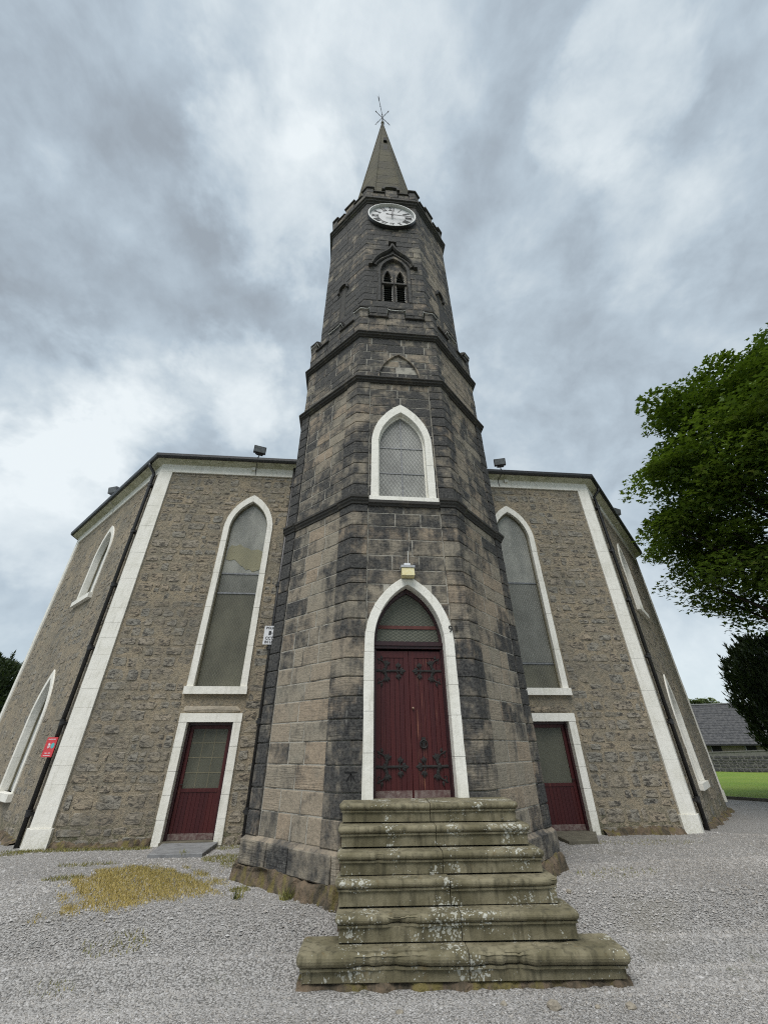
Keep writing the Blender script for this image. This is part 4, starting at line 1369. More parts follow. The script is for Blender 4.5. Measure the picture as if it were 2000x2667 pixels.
for i, (L, Rr, jx, zm) in enumerate(STEPS):
    Lv, Rv = Vector(L), Vector(Rr)
    e = (Rv - Lv).normalized(); nn = Vector((e.y, -e.x))
    rad = 0.034 if i < 5 else 0.052
    zt = zm + rad
    zb_ = (STEPS[i + 1][3] + (0.036 if i < 4 else 0.052) + 0.011) if i < 5 else -0.155
    back = 0.42 if i > 0 else 0.62
    tj = (jx - L[0]) / (Rr[0] - L[0])
    Ltot = (Rv - Lv).length
    for half in (0, 1):
        a, b = (0.0, tj * Ltot - 0.004) if half == 0 else (tj * Ltot + 0.004, Ltot)
        sag = RND.uniform(-0.006, 0.006); skew = RND.uniform(-0.01, 0.01)
        # plan path of the nosing line: t along the front, then the return at the outer end
        cr_ = 0.05
        if half == 0:
            path = [(a, back), (a, cr_ * 1.5), (a + 0.008, cr_ * 0.6), (a + 0.03, 0.006)] + [(a + 0.03 + (b - a - 0.03) * k / 44, 0.0) for k in range(1, 45)]
        else:
            path = [(a + (b - 0.03 - a) * k / 44, 0.0) for k in range(0, 44)] + [(b - 0.03, 0.006), (b - 0.008, cr_ * 0.6), (b, cr_ * 1.5), (b, back)]
        pr = [(-0.30 if False else -rad, zt)]
        for k in range(1, 8):
            t = math.pi * k / 8
            pr.append((-rad + rad * math.sin(t), zm + rad * math.cos(t)))
        pr += [(-rad * 1.0, zm - rad - 0.002), (-rad * 0.72, zm - rad - 0.004), (-rad * 0.72, zm - rad - 0.022), (-rad * 1.35, zm - rad - 0.026), (-rad * 1.35, zb_)]
        n = len(path)
        outw = []
        for k in range(n):
            p0 = path[max(k - 1, 0)]; p1 = path[min(k + 1, n - 1)]
            dx, dy = p1[0] - p0[0], p1[1] - p0[1]
            l_ = math.hypot(dx, dy) or 1
            outw.append((dy / l_, -dx / l_))
        V, F = [], []
        m = len(pr)
        for k in range(n):
            t = (path[k][0] - a) / (b - a)
            ch_ = chip(CHIPS.get((i, half), []), t) * RND.uniform(0.75, 1.35)
            wob = 0.004 * math.sin(t * 23 + i) + 0.003 * math.sin(t * 61 + half * 2) + RND.uniform(-0.0015, 0.0015)
            for j, (o, z) in enumerate(pr):
                oo = o
                if 1 <= j <= 10:
                    oo = o - ch_ * (0.9 if j > 2 else 0.4) * (1 if j < 9 else 0.5) + wob * 0.6
                zz = z - (ch_ * 0.35 if j < 3 else 0)
                tl = path[k][0] + outw[k][0] * oo
                yl = path[k][1] + outw[k][1] * oo
                pt = Lv + e * tl - nn * yl
                zoff = sag + skew * (t - 0.5)
                V.append((pt.x, pt.y, zz + (zoff if j < m - 1 else 0)))
        for k in range(n - 1):
            for j in range(m - 1):
                q = k * m + j
                F.append((q, q + 1, q + m + 1, q + m))
        # top surface: inner ring + back corner
        ringi = [k * m for k in range(n)]
        bx = path[-1][0] if half == 0 else path[0][0]
        pt = Lv + e * bx - nn * back
        V.append((pt.x, pt.y, zt + sag)); last = len(V) - 1
        F.append(tuple(ringi + [last]) if half == 0 else tuple([last] + ringi))
        # joint face
        kk = (n - 1) if half == 0 else 0
        pb = Lv + e * bx - nn * back
        V.append((pb.x, pb.y, zb_)); lb = len(V) - 1
        F.append(tuple([kk * m + j for j in range(m)] + [lb, last]))
        mb = MB().add(V, F, (0.5, RND.random(), RND.random()))
        mb.build('step_stone', M_STEP, steps)
fv = MB()
P5 = STEPS[5]
Lv, Rv = Vector(P5[0]), Vector(P5[1]); e = (Rv - Lv).normalized(); nn = Vector((e.y, -e.x)); Lt = (Rv - Lv).length
V, F = [], []
N_ = 60
for k in range(N_ + 1):
    t = 0.02 + (Lt - 0.04) * k / N_
    off = -0.085 + 0.02 * math.sin(k * 0.9) + RND.uniform(-0.02, 0.02)
    for o, z in ((off + 0.07, -0.40), (off + 0.02, -0.195 + RND.uniform(-0.01, 0.02)), (off - 0.02, -0.155), (-0.25, -0.15)):
        p = Lv + e * t + nn * o
        V.append((p.x, p.y, z))
    if k:
        b0 = (k - 1) * 4
        for j in range(3):
            F.append((b0 + j, b0 + 4 + j, b0 + 5 + j, b0 + 1 + j))
fv.add(V, F)
fv.build('footing', M_FOUND, steps)
# solid under the stairs
sm = MB()
for i in range(1, 6):
    (L, Rr, jx, zm) = STEPS[i]
    sm.box(((L[0] + Rr[0]) / 2, (L[1] + Rr[1]) / 2 + 0.42, zm / 2 - 0.14), (1.12, 0.18, zm / 2 + 0.06))
sm.build('stair_core', M_FOUND, steps)
# ------------------------------------------------------------------ church hall
BY, XH, TW = 4.559, 7.434, 5.877
hall = thing('church_hall', (0, BY + 8, 0), 'rubble-walled octagonal church behind the tower with white-painted trim', 'church')
FH = Frame((0, BY), (1, 0), (0, -1))
FL = Frame((-XH, BY), (1, -1), (-1, -1))
FR = Frame((XH, BY), (1, 1), (1, -1))
CL_ = TW * math.sqrt(2)
LAN_I = dict(wd=0.575, z0=3.09, zs=7.66, za=8.67); LAN_O = dict(wd=0.745, z0=3.09, zs=7.66, za=8.92)
LU_I = dict(wd=0.62, z0=6.12, zs=7.62, za=8.66); LU_O = dict(wd=0.78, z0=6.12, zs=7.62, za=8.90)
LL_I = dict(wd=0.62, z0=0.80, zs=2.35, za=3.62); LL_O = dict(wd=0.78, z0=0.80, zs=2.35, za=3.86)
WINX = 4.27
EAV = 9.72
def rect(x0, x1, z0, z1):
    return [(x0, z0), (x1, z0), (x1, z1), (x0, z1)]
def shift(poly, u):
    return [(x + u, z) for x, z in poly]
UC_L, UC_R = -3.45, 3.45
walls = []
m1 = MB()
holes = []
for sg in (-1, 1):
    holes.append(shift(lancet(**LAN_I), sg * WINX)[::-1])
    holes.append(rect(sg * 4.26 - 0.545, sg * 4.26 + 0.545, 0.03, 2.30)[::-1])
poly_fill(m1, FH, rect(-XH, XH, -0.3, 10.2), holes, 0.0)
wall_front = m1.build('wall', M_RMORT, hall)
m2 = MB(); poly_fill(m2, FL, rect(-CL_, 0, -0.3, 10.2), [shift(lancet(**LU_I), UC_L)[::-1], shift(lancet(**LL_I), UC_L)[::-1]], 0.0)
m2.build('wall', M_RMORT, hall)
m3 = MB(); poly_fill(m3, FR, rect(0, CL_, -0.3, 10.2), [shift(lancet(**LU_I), UC_R)[::-1], shift(lancet(**LL_I), UC_R)[::-1]], 0.0)
m3.build('wall', M_RMORT, hall)
XO, YO = XH + TW, BY + TW
YB = 25.0
m4 = MB()
m4.add([(-XO, YO, -0.3), (-XO, YB, -0.3), (-XO, YB, 10.2), (-XO, YO, 10.2)], [(0, 1, 2, 3)])
m4.add([(XO, YO, -0.3), (XO, YB, -0.3), (XO, YB, 10.2), (XO, YO, 10.2)], [(0, 1, 2, 3)])
m4.add([(-XO, YB, -0.3), (XO, YB, -0.3), (XO, YB, 10.2), (-XO, YB, 10.2)], [(0, 1, 2, 3)])
m4.build('rear_wall', M_RMORT, hall)
# ---- rubble stones
STN = []
def stone_geo(fr, u0, u1, z0, z1, proud):
    cu, cz = (u0 + u1) / 2, (z0 + z1) / 2
    hu, hz = (u1 - u0) / 2, (z1 - z0) / 2
    n = 9
    ph = RND.uniform(0, 6.28)
    base, mid = [], []
    for i in range(n):
        a = 2 * math.pi * i / n + RND.uniform(-0.2, 0.2)
        c, s = math.cos(a), math.sin(a)
        e_ = 0.33
        x = math.copysign(abs(c) ** e_, c) * hu * RND.uniform(0.86, 1.02)
        z = math.copysign(abs(s) ** e_, s) * hz * RND.uniform(0.82, 1.02)
        base.append((x, z)); mid.append((x * 0.90, z * 0.84))
    V = [fr.P(cu + x, -0.012, cz + z) for x, z in base]
    tl, ts = RND.uniform(-0.012, 0.012), RND.uniform(-0.012, 0.012)
    V += [fr.P(cu + x, proud * RND.uniform(0.6, 1.1) + tl * x / hu + ts * z / hz, cz + z) for x, z in mid]
    V.append(fr.P(cu, proud * 1.15, cz))
    F = []
    for i in range(n):
        j = (i + 1) % n
        F.append((i, j, n + j, n + i)); F.append((n + i, n + j, 2 * n))
    return V, F
def rubble(fr, u0, u1, z0, z1, excl, dens=1.0, proud=(0.003, 0.014), weight=1.0):
    z = z0
    while z < z1 - 0.08:
        h = RND.choice((0.16, 0.20, 0.24, 0.28, 0.33))
        if z + h > z1: h = z1 - z
        free = [(u0, u1)]
        for uc, fn, za, zb in excl:
            if z + h < za or z > zb: continue
            hw = max(fn(max(z, za)), fn(min(z + h, zb)), fn(min(max((z + h / 2), za), zb)))
            nf = []
            for a, b in free:
                l, r = uc - hw, uc + hw
                if r <= a or l >= b: nf.append((a, b)); continue
                if l - a > 0.1: nf.append((a, l))
                if b - r > 0.1: nf.append((r, b))
            free = nf
        for a, b in free:
            u = a + RND.uniform(0, 0.03)
            while u < b - 0.07:
                wd = RND.choice((0.17, 0.26, 0.33, 0.40, 0.48, 0.60))
                wd = min(wd, b - u)
                if RND.random() < dens:
                    g_ = RND.uniform(0.004, 0.016)
                    sub = [(z, z + h)]
                    if wd < 0.25 and h > 0.2 and RND.random() < 0.5:
                        sub = [(z, z + h * 0.5), (z + h * 0.5, z + h)]
                    for (za, zb) in sub:
                        dz = RND.uniform(-0.015, 0.015)
                        if wd - 2 * g_ < 0.05: continue
                        V, F = stone_geo(fr, u + g_, u + wd - g_, za + g_ * 0.8 + dz, zb - g_ * 0.8 + dz, RND.uniform(*proud))
                        tone = RND.choice((0, 0, 0.05, 0.1, 0.2, 0.3, 0.5)) if RND.random() < 0.95 else 0.9
                        warm = RND.choice((0.0, 0.1, 0.2, 0.4, 0.6, 0.9))
                        p = fr.P(u + wd / 2, 0, (za + zb) / 2)
                        vd = CAM - p
                        vis = 1.0
                        if fr is FH and abs(u + wd / 2) < 3.3: vis = 0.02
                        STN.append((weight * vis * wd * (zb - za) * max(0.02, fr.n.dot(vd.normalized())) / vd.length_squared, V, F, (tone, warm, RND.random())))
                u += wd
        z += h
exF = []
for sg in (-1, 1):
    exF.append((sg * WINX, lambda z: lancet_hw(LAN_O['wd'] + 0.03, 2.88, LAN_O['zs'], LAN_O['za'] + 0.04, z), 2.88, 8.96))
    exF.append((sg * 4.28, lambda z: 0.76, 0.0, 2.67))
rubble(FH, -7.05, -2.35, -0.05, 9.69, exF, 0.97)
rubble(FH, 2.35, 7.05, -0.05, 9.69, exF, 0.97)
def exC(uc):
    r = []
    for O_ in (LU_O, LL_O):
        r.append((uc, lambda z, O_=O_: lancet_hw(O_['wd'] + 0.04, O_['z0'] - 0.25, O_['zs'], O_['za'] + 0.04, z), O_['z0'] - 0.25, O_['za'] + 0.04))
    return r
rubble(FL, -CL_ + 0.4, -0.2, -0.05, 9.69, exC(UC_L), 0.62, (0.002, 0.009))
rubble(FR, 0.2, CL_ - 0.05, -0.05, 9.69, exC(UC_R), 0.62, (0.002, 0.009))
STN.sort(key=lambda s: -s[0])
for wg, V, F, t in STN[:298]:
    MB().add(V, F, t).build('rubble_stone', M_RUB, hall)
rb = MB()
for wg, V, F, t in STN[298:]:
    rb.add(V, F, t)
mark(rb.build('small_rubble', M_RUB, hall), kind='stuff')

# ---- pilasters of painted stones at the corners
def pilaster(corner, da, db, la, lb, zs, parent):
    """corner, unit directions along both walls, widths on both walls"""
    da, db = Vector((da[0], da[1], 0)).normalized(), Vector((db[0], db[1], 0)).normalized()
    na = Vector((0, -1, 0)) if abs(da.y) < 1e-6 else None
    for i, (z0, z1) in enumerate(zip(zs[:-1], zs[1:])):
        p = 0.05 if i > 0 else 0.085
        ex = 0.0 if i > 0 else 0.045
        c = Vector((corner[0], corner[1], 0))
        bis = -(da + db).normalized()
        # outward mitre
        cosb = abs(bis.dot(Vector((da.y, -da.x, 0)))) or 1
        def ring_(pr, g_, dz0, dz1):
            co = c + bis * (pr / cosb)
            nA = Vector((da.y, -da.x, 0)); nA = nA if nA.dot(bis) > 0 else -nA
            nB = Vector((db.y, -db.x, 0)); nB = nB if nB.dot(bis) > 0 else -nB
            A = c + da * (la + ex - g_) + nA * pr
            B_ = c + db * (lb + ex - g_) + nB * pr
            return [up_(A, z0 + dz0), up_(co, z0 + dz0), up_(B_, z0 + dz0), up_(A, z1 - dz1), up_(co, z1 - dz1), up_(B_, z1 - dz1)]
        p += RND.uniform(-0.002, 0.002)
        r0 = ring_(p - 0.003, 0.0, 0.001, 0.001); r1 = ring_(p, 0.003, 0.0035, 0.0035); rb_ = ring_(-0.06, 0.0, 0.001, 0.001)
        V = rb_ + r0 + r1
        F = []
        for k0 in (0, 6):
            k1 = k0 + 6
            F += [(k0, k0 + 1, k1 + 1, k1), (k0 + 1, k0 + 2, k1 + 2, k1 + 1), (k0 + 3, k1 + 3, k1 + 4, k0 + 4), (k0 + 4, k1 + 4, k1 + 5, k0 + 5), (k0, k1, k1 + 3, k0 + 3), (k0 + 2, k0 + 5, k1 + 5, k1 + 2)]
        F += [(12, 13, 16, 15), (13, 14, 17, 16)]
        MB().add(V, F).build('pilaster_stone', M_WHITE, parent)
def pil_z():
    zs = [-0.05, 0.32]
    while zs[-1] < 9.2:
        zs.append(zs[-1] + RND.choice((0.36, 0.40, 0.42, 0.45)))
    zs[-1] = 9.70
    return zs
pilaster((-XH, BY), (1, 0), (-1, 1), 0.36, 0.16, pil_z(), hall)
pilaster((XH, BY), (-1, 0), (1, 1), 0.36, 0.16, pil_z(), hall)
pilaster((-XO, YO), (1, -1), (0, 1), 0.30, 0.36, pil_z(), hall)
pilaster((XO, YO), (-1, -1), (0, 1), 0.02, 0.36, pil_z(), hall)

# ---- eaves
plan = [(-XO, YB), (-XO, YO), (-XH, BY), (XH, BY), (XO, YO), (XO, YB)]
def plan_off(o):
    out = []
    n = len(plan)
    for i, p in enumerate(plan):
        def nrm(a, b):
            d = Vector((b[0] - a[0], b[1] - a[1])).normalized()
            return Vector((d.y, -d.x))
        if i == 0: nA = nB = nrm(plan[0], plan[1])
        elif i == n - 1: nA = nB = nrm(plan[-2], plan[-1])
        else: nA, nB = nrm(plan[i - 1], p), nrm(p, plan[i + 1])
        b_ = (nA + nB).normalized()
        q = Vector(p) + b_ * (o / b_.dot(nA))
        out.append(q)
    return out
def eave_sweep(name, prof, m, closed=False):
    mb = MB()
    rings = [[(p.x, p.y, z) for p in plan_off(o)] for o, z in prof]
    n = len(plan)
    V = [v for r in rings for v in r]
    F = []
    for i in range(len(rings) - 1):
        for j in range(n - 1):
            F.append((i * n + j, (i + 1) * n + j, (i + 1) * n + j + 1, i * n + j + 1))
    mb.add(V, F)
    return mb.build(name, m, hall)
eave_sweep('frieze', [(-0.02, 9.70), (0.045, 9.70), (0.05, 9.71), (0.05, 10.015), (-0.02, 10.015)], M_WHITE)
eave_sweep('cornice', [(0.0, 10.016), (0.085, 10.016), (0.09, 10.035), (0.145, 10.04), (0.15, 10.055), (0.205, 10.06), (0.215, 10.08), (0.27, 10.085), (0.27, 10.22), (0.0, 10.22)], M_CREAM)
eave_sweep('gutter', [(0.262, 10.13), (0.275, 10.10), (0.31, 10.085), (0.35, 10.105), (0.372, 10.15), (0.378, 10.235), (0.365, 10.24), (0.262, 10.225)], M_BLACK)
rf = MB()
e_ = [(p.x, p.y, 10.235) for p in plan_off(0.33)]
cxr = [(-3.5, 14.5, 15.5), (3.5, 14.5, 15.5)]
V = e_ + cxr
rf.add(V, [(0, 1, 6), (1, 2, 6), (2, 3, 7, 6), (3, 4, 7), (4, 5, 7), (5, 0, 6, 7)])
rf.build('roof', M_SLATE, hall)

# ---- windows of the hall
def pane_between(fr, uc, P_, za, zb, o, m, name, parent):
    pts_r = [(lancet_hw(P_['wd'], P_['z0'], P_['zs'], P_['za'], za + (zb - za) * i / 14), za + (zb - za) * i / 14) for i in range(15)]
    poly = [(-x, z) for x, z in pts_r] + [(x, z) for x, z in pts_r[::-1]]
    pl = []
    for q in poly:
        if not pl or (abs(q[0] - pl[-1][0]) + abs(q[1] - pl[-1][1])) > 1e-5: pl.append(q)
    mb = MB(); poly_fill(mb, fr, [(x + uc, z) for x, z in pl], [], o)
    return mb.build(name, m, parent)
lan_cuts = [0, 0.045, 0.09, 0.135, 0.18, 0.225, 0.27, 0.36, 0.5, 0.64, 0.73, 0.775, 0.82, 0.865, 0.91, 0.955, 1.0]
for sg in (-1, 1):
    uc = sg * WINX
    win = pane_between(FH, uc, LAN_I, 3.09, LAN_I['za'], -0.13, M_GL_LOW, 'window', hall)
    build_surround(FH, uc, LAN_I, LAN_O, 0.04, 0.20, lan_cuts, win)
    obox('sill', FH.P(uc, 0.01, 3.005), (0.775, 0.09, 0.087), M_WHITE, win)
    if sg < 0:
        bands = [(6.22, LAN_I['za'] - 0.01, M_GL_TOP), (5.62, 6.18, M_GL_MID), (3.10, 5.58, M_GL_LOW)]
        bars = (6.20, 5.60)
    else:
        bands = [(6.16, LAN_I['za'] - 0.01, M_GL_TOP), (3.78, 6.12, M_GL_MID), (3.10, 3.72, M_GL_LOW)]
        bars = (6.14, 3.75)
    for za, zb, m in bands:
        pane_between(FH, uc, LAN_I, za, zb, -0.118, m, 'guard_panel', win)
    for z in bars:
        hw = lancet_hw(LAN_I['wd'], LAN_I['z0'], LAN_I['zs'], LAN_I['za'], z)
        obox('guard_bar', FH.P(uc, -0.112, z), (hw, 0.012, 0.022), M_GREYMET, win)
    surround_piece(FH, uc, lancet(0.545, 3.10, 7.66, 8.61), lancet(0.575, 3.10, 7.66, 8.67), -0.075, 0.05).build('window_frame', M_PUTTY, win)
    if sg < 0:
        torn = [(-0.50, 7.02), (-0.42, 7.14), (-0.30, 7.10), (-0.18, 7.18), (-0.05, 7.08), (0.08, 7.05), (0.2, 6.98), (0.38, 7.02), (0.53, 6.95), (0.54, 6.6), (0.53, 6.36), (0.43, 6.31), (0.33, 6.28), (0.22, 6.36), (0.13, 6.33), (0.02, 6.44), (-0.06, 6.47), (-0.16, 6.58), (-0.26, 6.66), (-0.40, 6.62), (-0.52, 6.66)]
        tb_ = MB(); poly_fill(tb_, FH, shift(torn, uc), [], -0.108)
        tb_.build('torn_backing_sheet', M_GL_TORN, win)
for fr, uc in ((FL, UC_L), (FR, UC_R)):
    for I_, O_ in ((LU_I, LU_O), (LL_I, LL_O)):
        win = pane_between(fr, uc, I_, I_['z0'], I_['za'], -0.20, M_GL_SIDE, 'window', hall)
        build_surround(fr, uc, I_, O_, 0.035, 0.25, [0, 0.1, 0.2, 0.35, 0.5, 0.65, 0.8, 0.9, 1.0], win)
        mb = MB(); mb.box(fr.P(uc, 0.015, I_['z0'] - 0.085), (0.84, 0.10, 0.083), fr.ax)
        mb.build('sill', M_WHITE, win)
        surround_piece(fr, uc, lancet(I_['wd'] - 0.035, I_['z0'], I_['zs'], I_['za'] - 0.06), lancet(**I_), -0.15, 0.05).build('window_frame', M_PUTTY, win)
# ---- side doors of the hall
for sg in (-1, 1):
    uc = sg * 4.26
    fmb = MB()
    for s2 in (-1, 1):
        fmb.box(FH.P(uc + s2 * 0.515, -0.17, 1.16), (0.028, 0.06, 1.13), FH.ax)
    fmb.box(FH.P(uc, -0.17, 2.265), (0.487, 0.06, 0.028), FH.ax)
    dr = fmb.build('side_door', M_REDFRAME, hall)
    # white painted jamb stones and lintel
    zs = [-0.03, 0.42, 0.86, 1.30, 1.78, 2.295]
    for s2 in (-1, 1):
        for z0, z1 in zip(zs[:-1], zs[1:]):
            mb = surround_piece(FH, uc, [(s2 * 0.545, z0 + 0.003), (s2 * 0.545, z1 - 0.003)], [(s2 * 0.735, z0 + 0.003), (s2 * 0.735, z1 - 0.003)], 0.038 + RND.uniform(-0.002, 0.002), 0.25)
            mb.build('jamb_stone', M_WHITE, dr)
    obox('lintel', FH.P(uc, -0.085, 2.395), (0.74, 0.126, 0.095), M_WHITE, dr, FH.ax)
    MB().add(*stone_geo(FH, uc - 0.74, uc + 0.70, 2.50, 2.66, 0.035), (0.75 if sg < 0 else 0.2, 0.4 if sg < 0 else 0.9, 0.4)).build('relieving_stone', M_BARE if sg < 0 else M_RUB, dr)
    obox('door_stile', FH.P(uc - 0.448, -0.19, 1.15), (0.038, 0.02, 1.09), M_RED, dr, FH.ax)
    obox('door_stile', FH.P(uc + 0.448, -0.19, 1.15), (0.038, 0.02, 1.09), M_RED, dr, FH.ax)
    obox('top_rail', FH.P(uc, -0.19, 2.20), (0.408, 0.02, 0.036), M_RED, dr, FH.ax)
    obox('middle_rail', FH.P(uc, -0.19, 0.93), (0.408, 0.02, 0.035), M_RED, dr, FH.ax)
    gp = obox('glass_pane', FH.P(uc, -0.20, 1.565), (0.408, 0.006, 0.60), M_GL_DOOR, dr, FH.ax)
    if sg < 0:
        for x in (-0.136, 0.136):
            obox('glazing_bar', FH.P(uc + x, -0.1915, 1.565), (0.008, 0.002, 0.60), M_PUTTY, dr, FH.ax)
        for z in (1.265, 1.565, 1.865):
            obox('glazing_bar', FH.P(uc, -0.191, z), (0.408, 0.002, 0.009), M_PUTTY, dr, FH.ax)
    nb = 9
    for i in range(nb):
        a = -0.408 + 0.816 * i / nb; b = -0.408 + 0.816 * (i + 1) / nb
        obox('plank', FH.P(uc + (a + b) / 2, -0.195, 0.525), ((b - a) / 2 - 0.003, 0.012, 0.368), M_RED, dr, FH.ax, (0, 0.1, RND.random()))
    obox('panel_back', FH.P(uc, -0.222, 0.525), (0.41, 0.012, 0.37), M_REDFRAME, dr, FH.ax)
    obox('kick_rail', FH.P(uc, -0.18, 0.10), (0.487, 0.02, 0.055), M_SILL, dr, FH.ax)
    MB().tube([FH.P(uc - sg * 0.44 * (-1 if sg > 0 else -1) * 1.0, -0.165, 1.02), FH.P(uc + sg * 0.40, -0.155, 1.02)][:2] if False else [FH.P(uc + sg * 0.45, -0.165, 1.04), FH.P(uc + sg * 0.45, -0.14, 1.04), FH.P(uc + sg * 0.38, -0.135, 1.04)], 0.010, 6).build('door_handle', M_IRON, dr)
    obox('threshold', FH.P(uc, -0.06, 0.010), (0.55, 0.16, 0.03), M_FLAGB, dr, FH.ax)
# ------------------------------------------------------------------ drainpipes
def drainpipe(fr, u, ztop, label, elbow=True, swan=0.30):
    base = fr.P(u, 0.09, 0)
    t = thing('drainpipe', (base.x, base.y, -0.03), label, 'drainpipe', 'cast iron drainpipes of the church')
    o = 0.095
    pts = [fr.P(u, o, -0.40), fr.P(u, o, ztop)]
    if elbow:
        pts += [fr.P(u - 0.0, o + 0.02, ztop + 0.10), fr.P(u, swan, ztop + 0.28), fr.P(u, swan + 0.01, ztop + 0.40)]
    MB().tube(pts, 0.05, 12).build('pipe', M_BLACK, t, True)
    z = 0.55
    while z < ztop - 0.2:
        cb = MB()
        cb.tube([fr.P(u, o, z - 0.05), fr.P(u, o, z + 0.05)], 0.063, 12)
        cb.tube([fr.P(u, o, z + 0.05), fr.P(u, o, z + 0.075)], 0.072, 12)
        for s2 in (-1, 1):
            cb.box(fr.P(u + s2 * 0.075, 0.05, z), (0.022, 0.045, 0.03), fr.ax)
        cb.build('collar', M_BLACK, t)
        z += 1.75
    return t
drainpipe(FH, -3.07, 10.14, 'black drainpipe down the wall beside the tower, left of it', False)
drainpipe(FL, -0.42, 9.72, 'black drainpipe with swan neck left of the left white pilaster', True)
drainpipe(FR, 0.72, 9.72, 'black drainpipe with swan neck right of the right white pilaster', True)
# ------------------------------------------------------------------ signs
sg_ = thing('cctv_sign', FH.P(-3.05, 0.17, 4.1), 'white police CCTV sign strapped to the drainpipe beside the tower', 'sign')
SX, SZ, SO = -3.085, 4.36, 0.165
obox('plate', FH.P(SX, SO, SZ), (0.185, 0.004, 0.245), M_SIGNW, sg_, FH.ax)
for body, z, sz in (('POLICE', 0.185, 0.088), ('CCTV', -0.085, 0.105), ('IN USE', -0.185, 0.095)):
    V, F = text_geo(body, sz, FH, SX, SO + 0.0065, SZ + z, 0.0015, 0.003)
    MB().add(V, F).build('lettering', M_INK, sg_)
ic = MB()
ic.box(FH.P(SX - 0.03, SO + 0.0065, SZ + 0.055), (0.032, 0.0015, 0.055), FH.ax); ic.box(FH.P(SX + 0.025, SO + 0.0065, SZ + 0.055), (0.025, 0.0015, 0.008), FH.ax)
ic.build('camera_symbol', M_INK, sg_)
rs = thing('red_sign', FL.P(-0.42, 0.16, 1.6), 'small red notice with a teal disc on the left drainpipe', 'sign')
n_, d_ = FL.n, FL.d
tilt = Frame((FL.P(-0.42, 0.165, 0).x, FL.P(-0.42, 0.165, 0).y), (1, -0.45), (-0.45, -1))
obox('plate', tilt.P(0, 0, 1.80), (0.17, 0.005, 0.20), M_SIGNR, rs, tilt.ax)
dm = MB(); disc(dm, tilt, (0.085, 1.83), 0.058, 0.0065, 20); dm.build('teal_disc', M_TEAL, rs)
pm = MB()
for a, b, c, d in ((-0.055, 1.83, 0.010, 0.055), (-0.03, 1.80, 0.03, 0.010), (-0.028, 1.855, 0.012, 0.018), (-0.005, 1.835, 0.008, 0.03), (-0.05, 1.68, 0.035, 0.007), (0.06, 1.68, 0.035, 0.007), (0.0, 1.63, 0.11, 0.005), (0.0, 1.96, 0.12, 0.006)):
    pm.box(tilt.P(a, 0.0065, b), (c, 0.001, d), tilt.ax)
pm.build('white_print', M_SIGNW, rs)
# ------------------------------------------------------------------ floodlights on the eaves
def floodlight(fr, u, label, m_body, yawdeg, zb=10.23):
    p = fr.P(u, 0.30, zb)
    t = thing('floodlight', tuple(p), label, 'floodlight', 'floodlights along the eaves')
    a = math.radians(yawdeg)
    n = (fr.n * math.cos(a) + fr.d * math.sin(a)); d = (fr.d * math.cos(a) - fr.n * math.sin(a))
    tl = math.radians(-12)
    nn = n * math.cos(tl) + Vector((0, 0, 1)) * math.sin(tl); zz = Vector((0, 0, 1)) * math.cos(tl) - n * math.sin(tl)
    c = p + Vector((0, 0, 0.37))
    hb = MB()
    w2, h2 = 0.20, 0.125
    V = []
    for o, s in ((0.09, 1.0), (0.05, 1.02), (-0.03, 0.98), (-0.11, 0.62)):
        for i, j in ((-1, -1), (1, -1), (1, 1), (-1, 1)):
            V.append(c + nn * o + d * (w2 * s * i) + zz * (h2 * s * j))
    F = [(0, 1, 2, 3)]
    for k in range(3):
        for i in range(4):
            F.append((k * 4 + i, k * 4 + (i + 1) % 4, k * 4 + 4 + (i + 1) % 4, k * 4 + 4 + i))
    F.append((15, 14, 13, 12))
    hb.add(V, F); hb.build('housing', m_body, t)
    MB().box(c + nn * 0.0915, (w2 * 0.88, 0.003, h2 * 0.82), (d, nn, zz)).build('glass', M_LENS, t)
    MB().box(c + nn * 0.0 - zz * 0.135 + d * 0.02, (0.10, 0.06, 0.032), (d, nn, zz)).build('gear_box', m_body, t)
    br = MB()
    br.tube([p, p + Vector((0, 0, 0.19))], 0.018, 6); br.box(p + Vector((0, 0, 0.19)), (0.13, 0.02, 0.008), (d, n, Vector((0, 0, 1))))
    br.build('bracket', m_body, t)
    cb = MB().tube([p + Vector((0, 0, 0.1)), fr.P(u, 0.385, 10.22), fr.P(u - 0.02, 0.26, 10.07), fr.P(u - 0.07, 0.07, 9.99), fr.P(u - 0.075, 0.062, 9.86), fr.P(u - 0.05, 0.062, 9.72)], 0.010, 6)
    cb.build('supply_cable', M_BLACK if m_body is M_BROWNMET else M_CABLE, t)
    return t
floodlight(FH, -4.31, 'dark floodlight on the eaves above the left tall window', M_BROWNMET, 18)
floodlight(FH, 4.22, 'dark floodlight on the eaves above the right tall window', M_BROWNMET, -16)
floodlight(FL, -4.05, 'grey floodlight on the slanting eaves at the far left', M_GREYMET, 25)
floodlight(FR, 4.05, 'grey floodlight on the slanting eaves at the right, near the big tree', M_GREYMET, -25)
for u, lab in ((-4.45, 'small white junction box on the frieze above the left tall window'), (4.42, 'small white junction box on the frieze above the right tall window')):
    jb = MB().box(FH.P(u, 0.085, 9.94), (0.06, 0.034, 0.055), FH.ax)
    s = 1 if u > 0 else -1
    jb.tube([FH.P(u, 0.062, 9.94), FH.P(u + s * 0.18, 0.062, 9.94), FH.P(u + s * 0.30, 0.06, 9.99)], 0.010, 6)
    mark(jb.build('junction_box', M_WHITE), lab, 'junction box', 'junction boxes on the frieze')
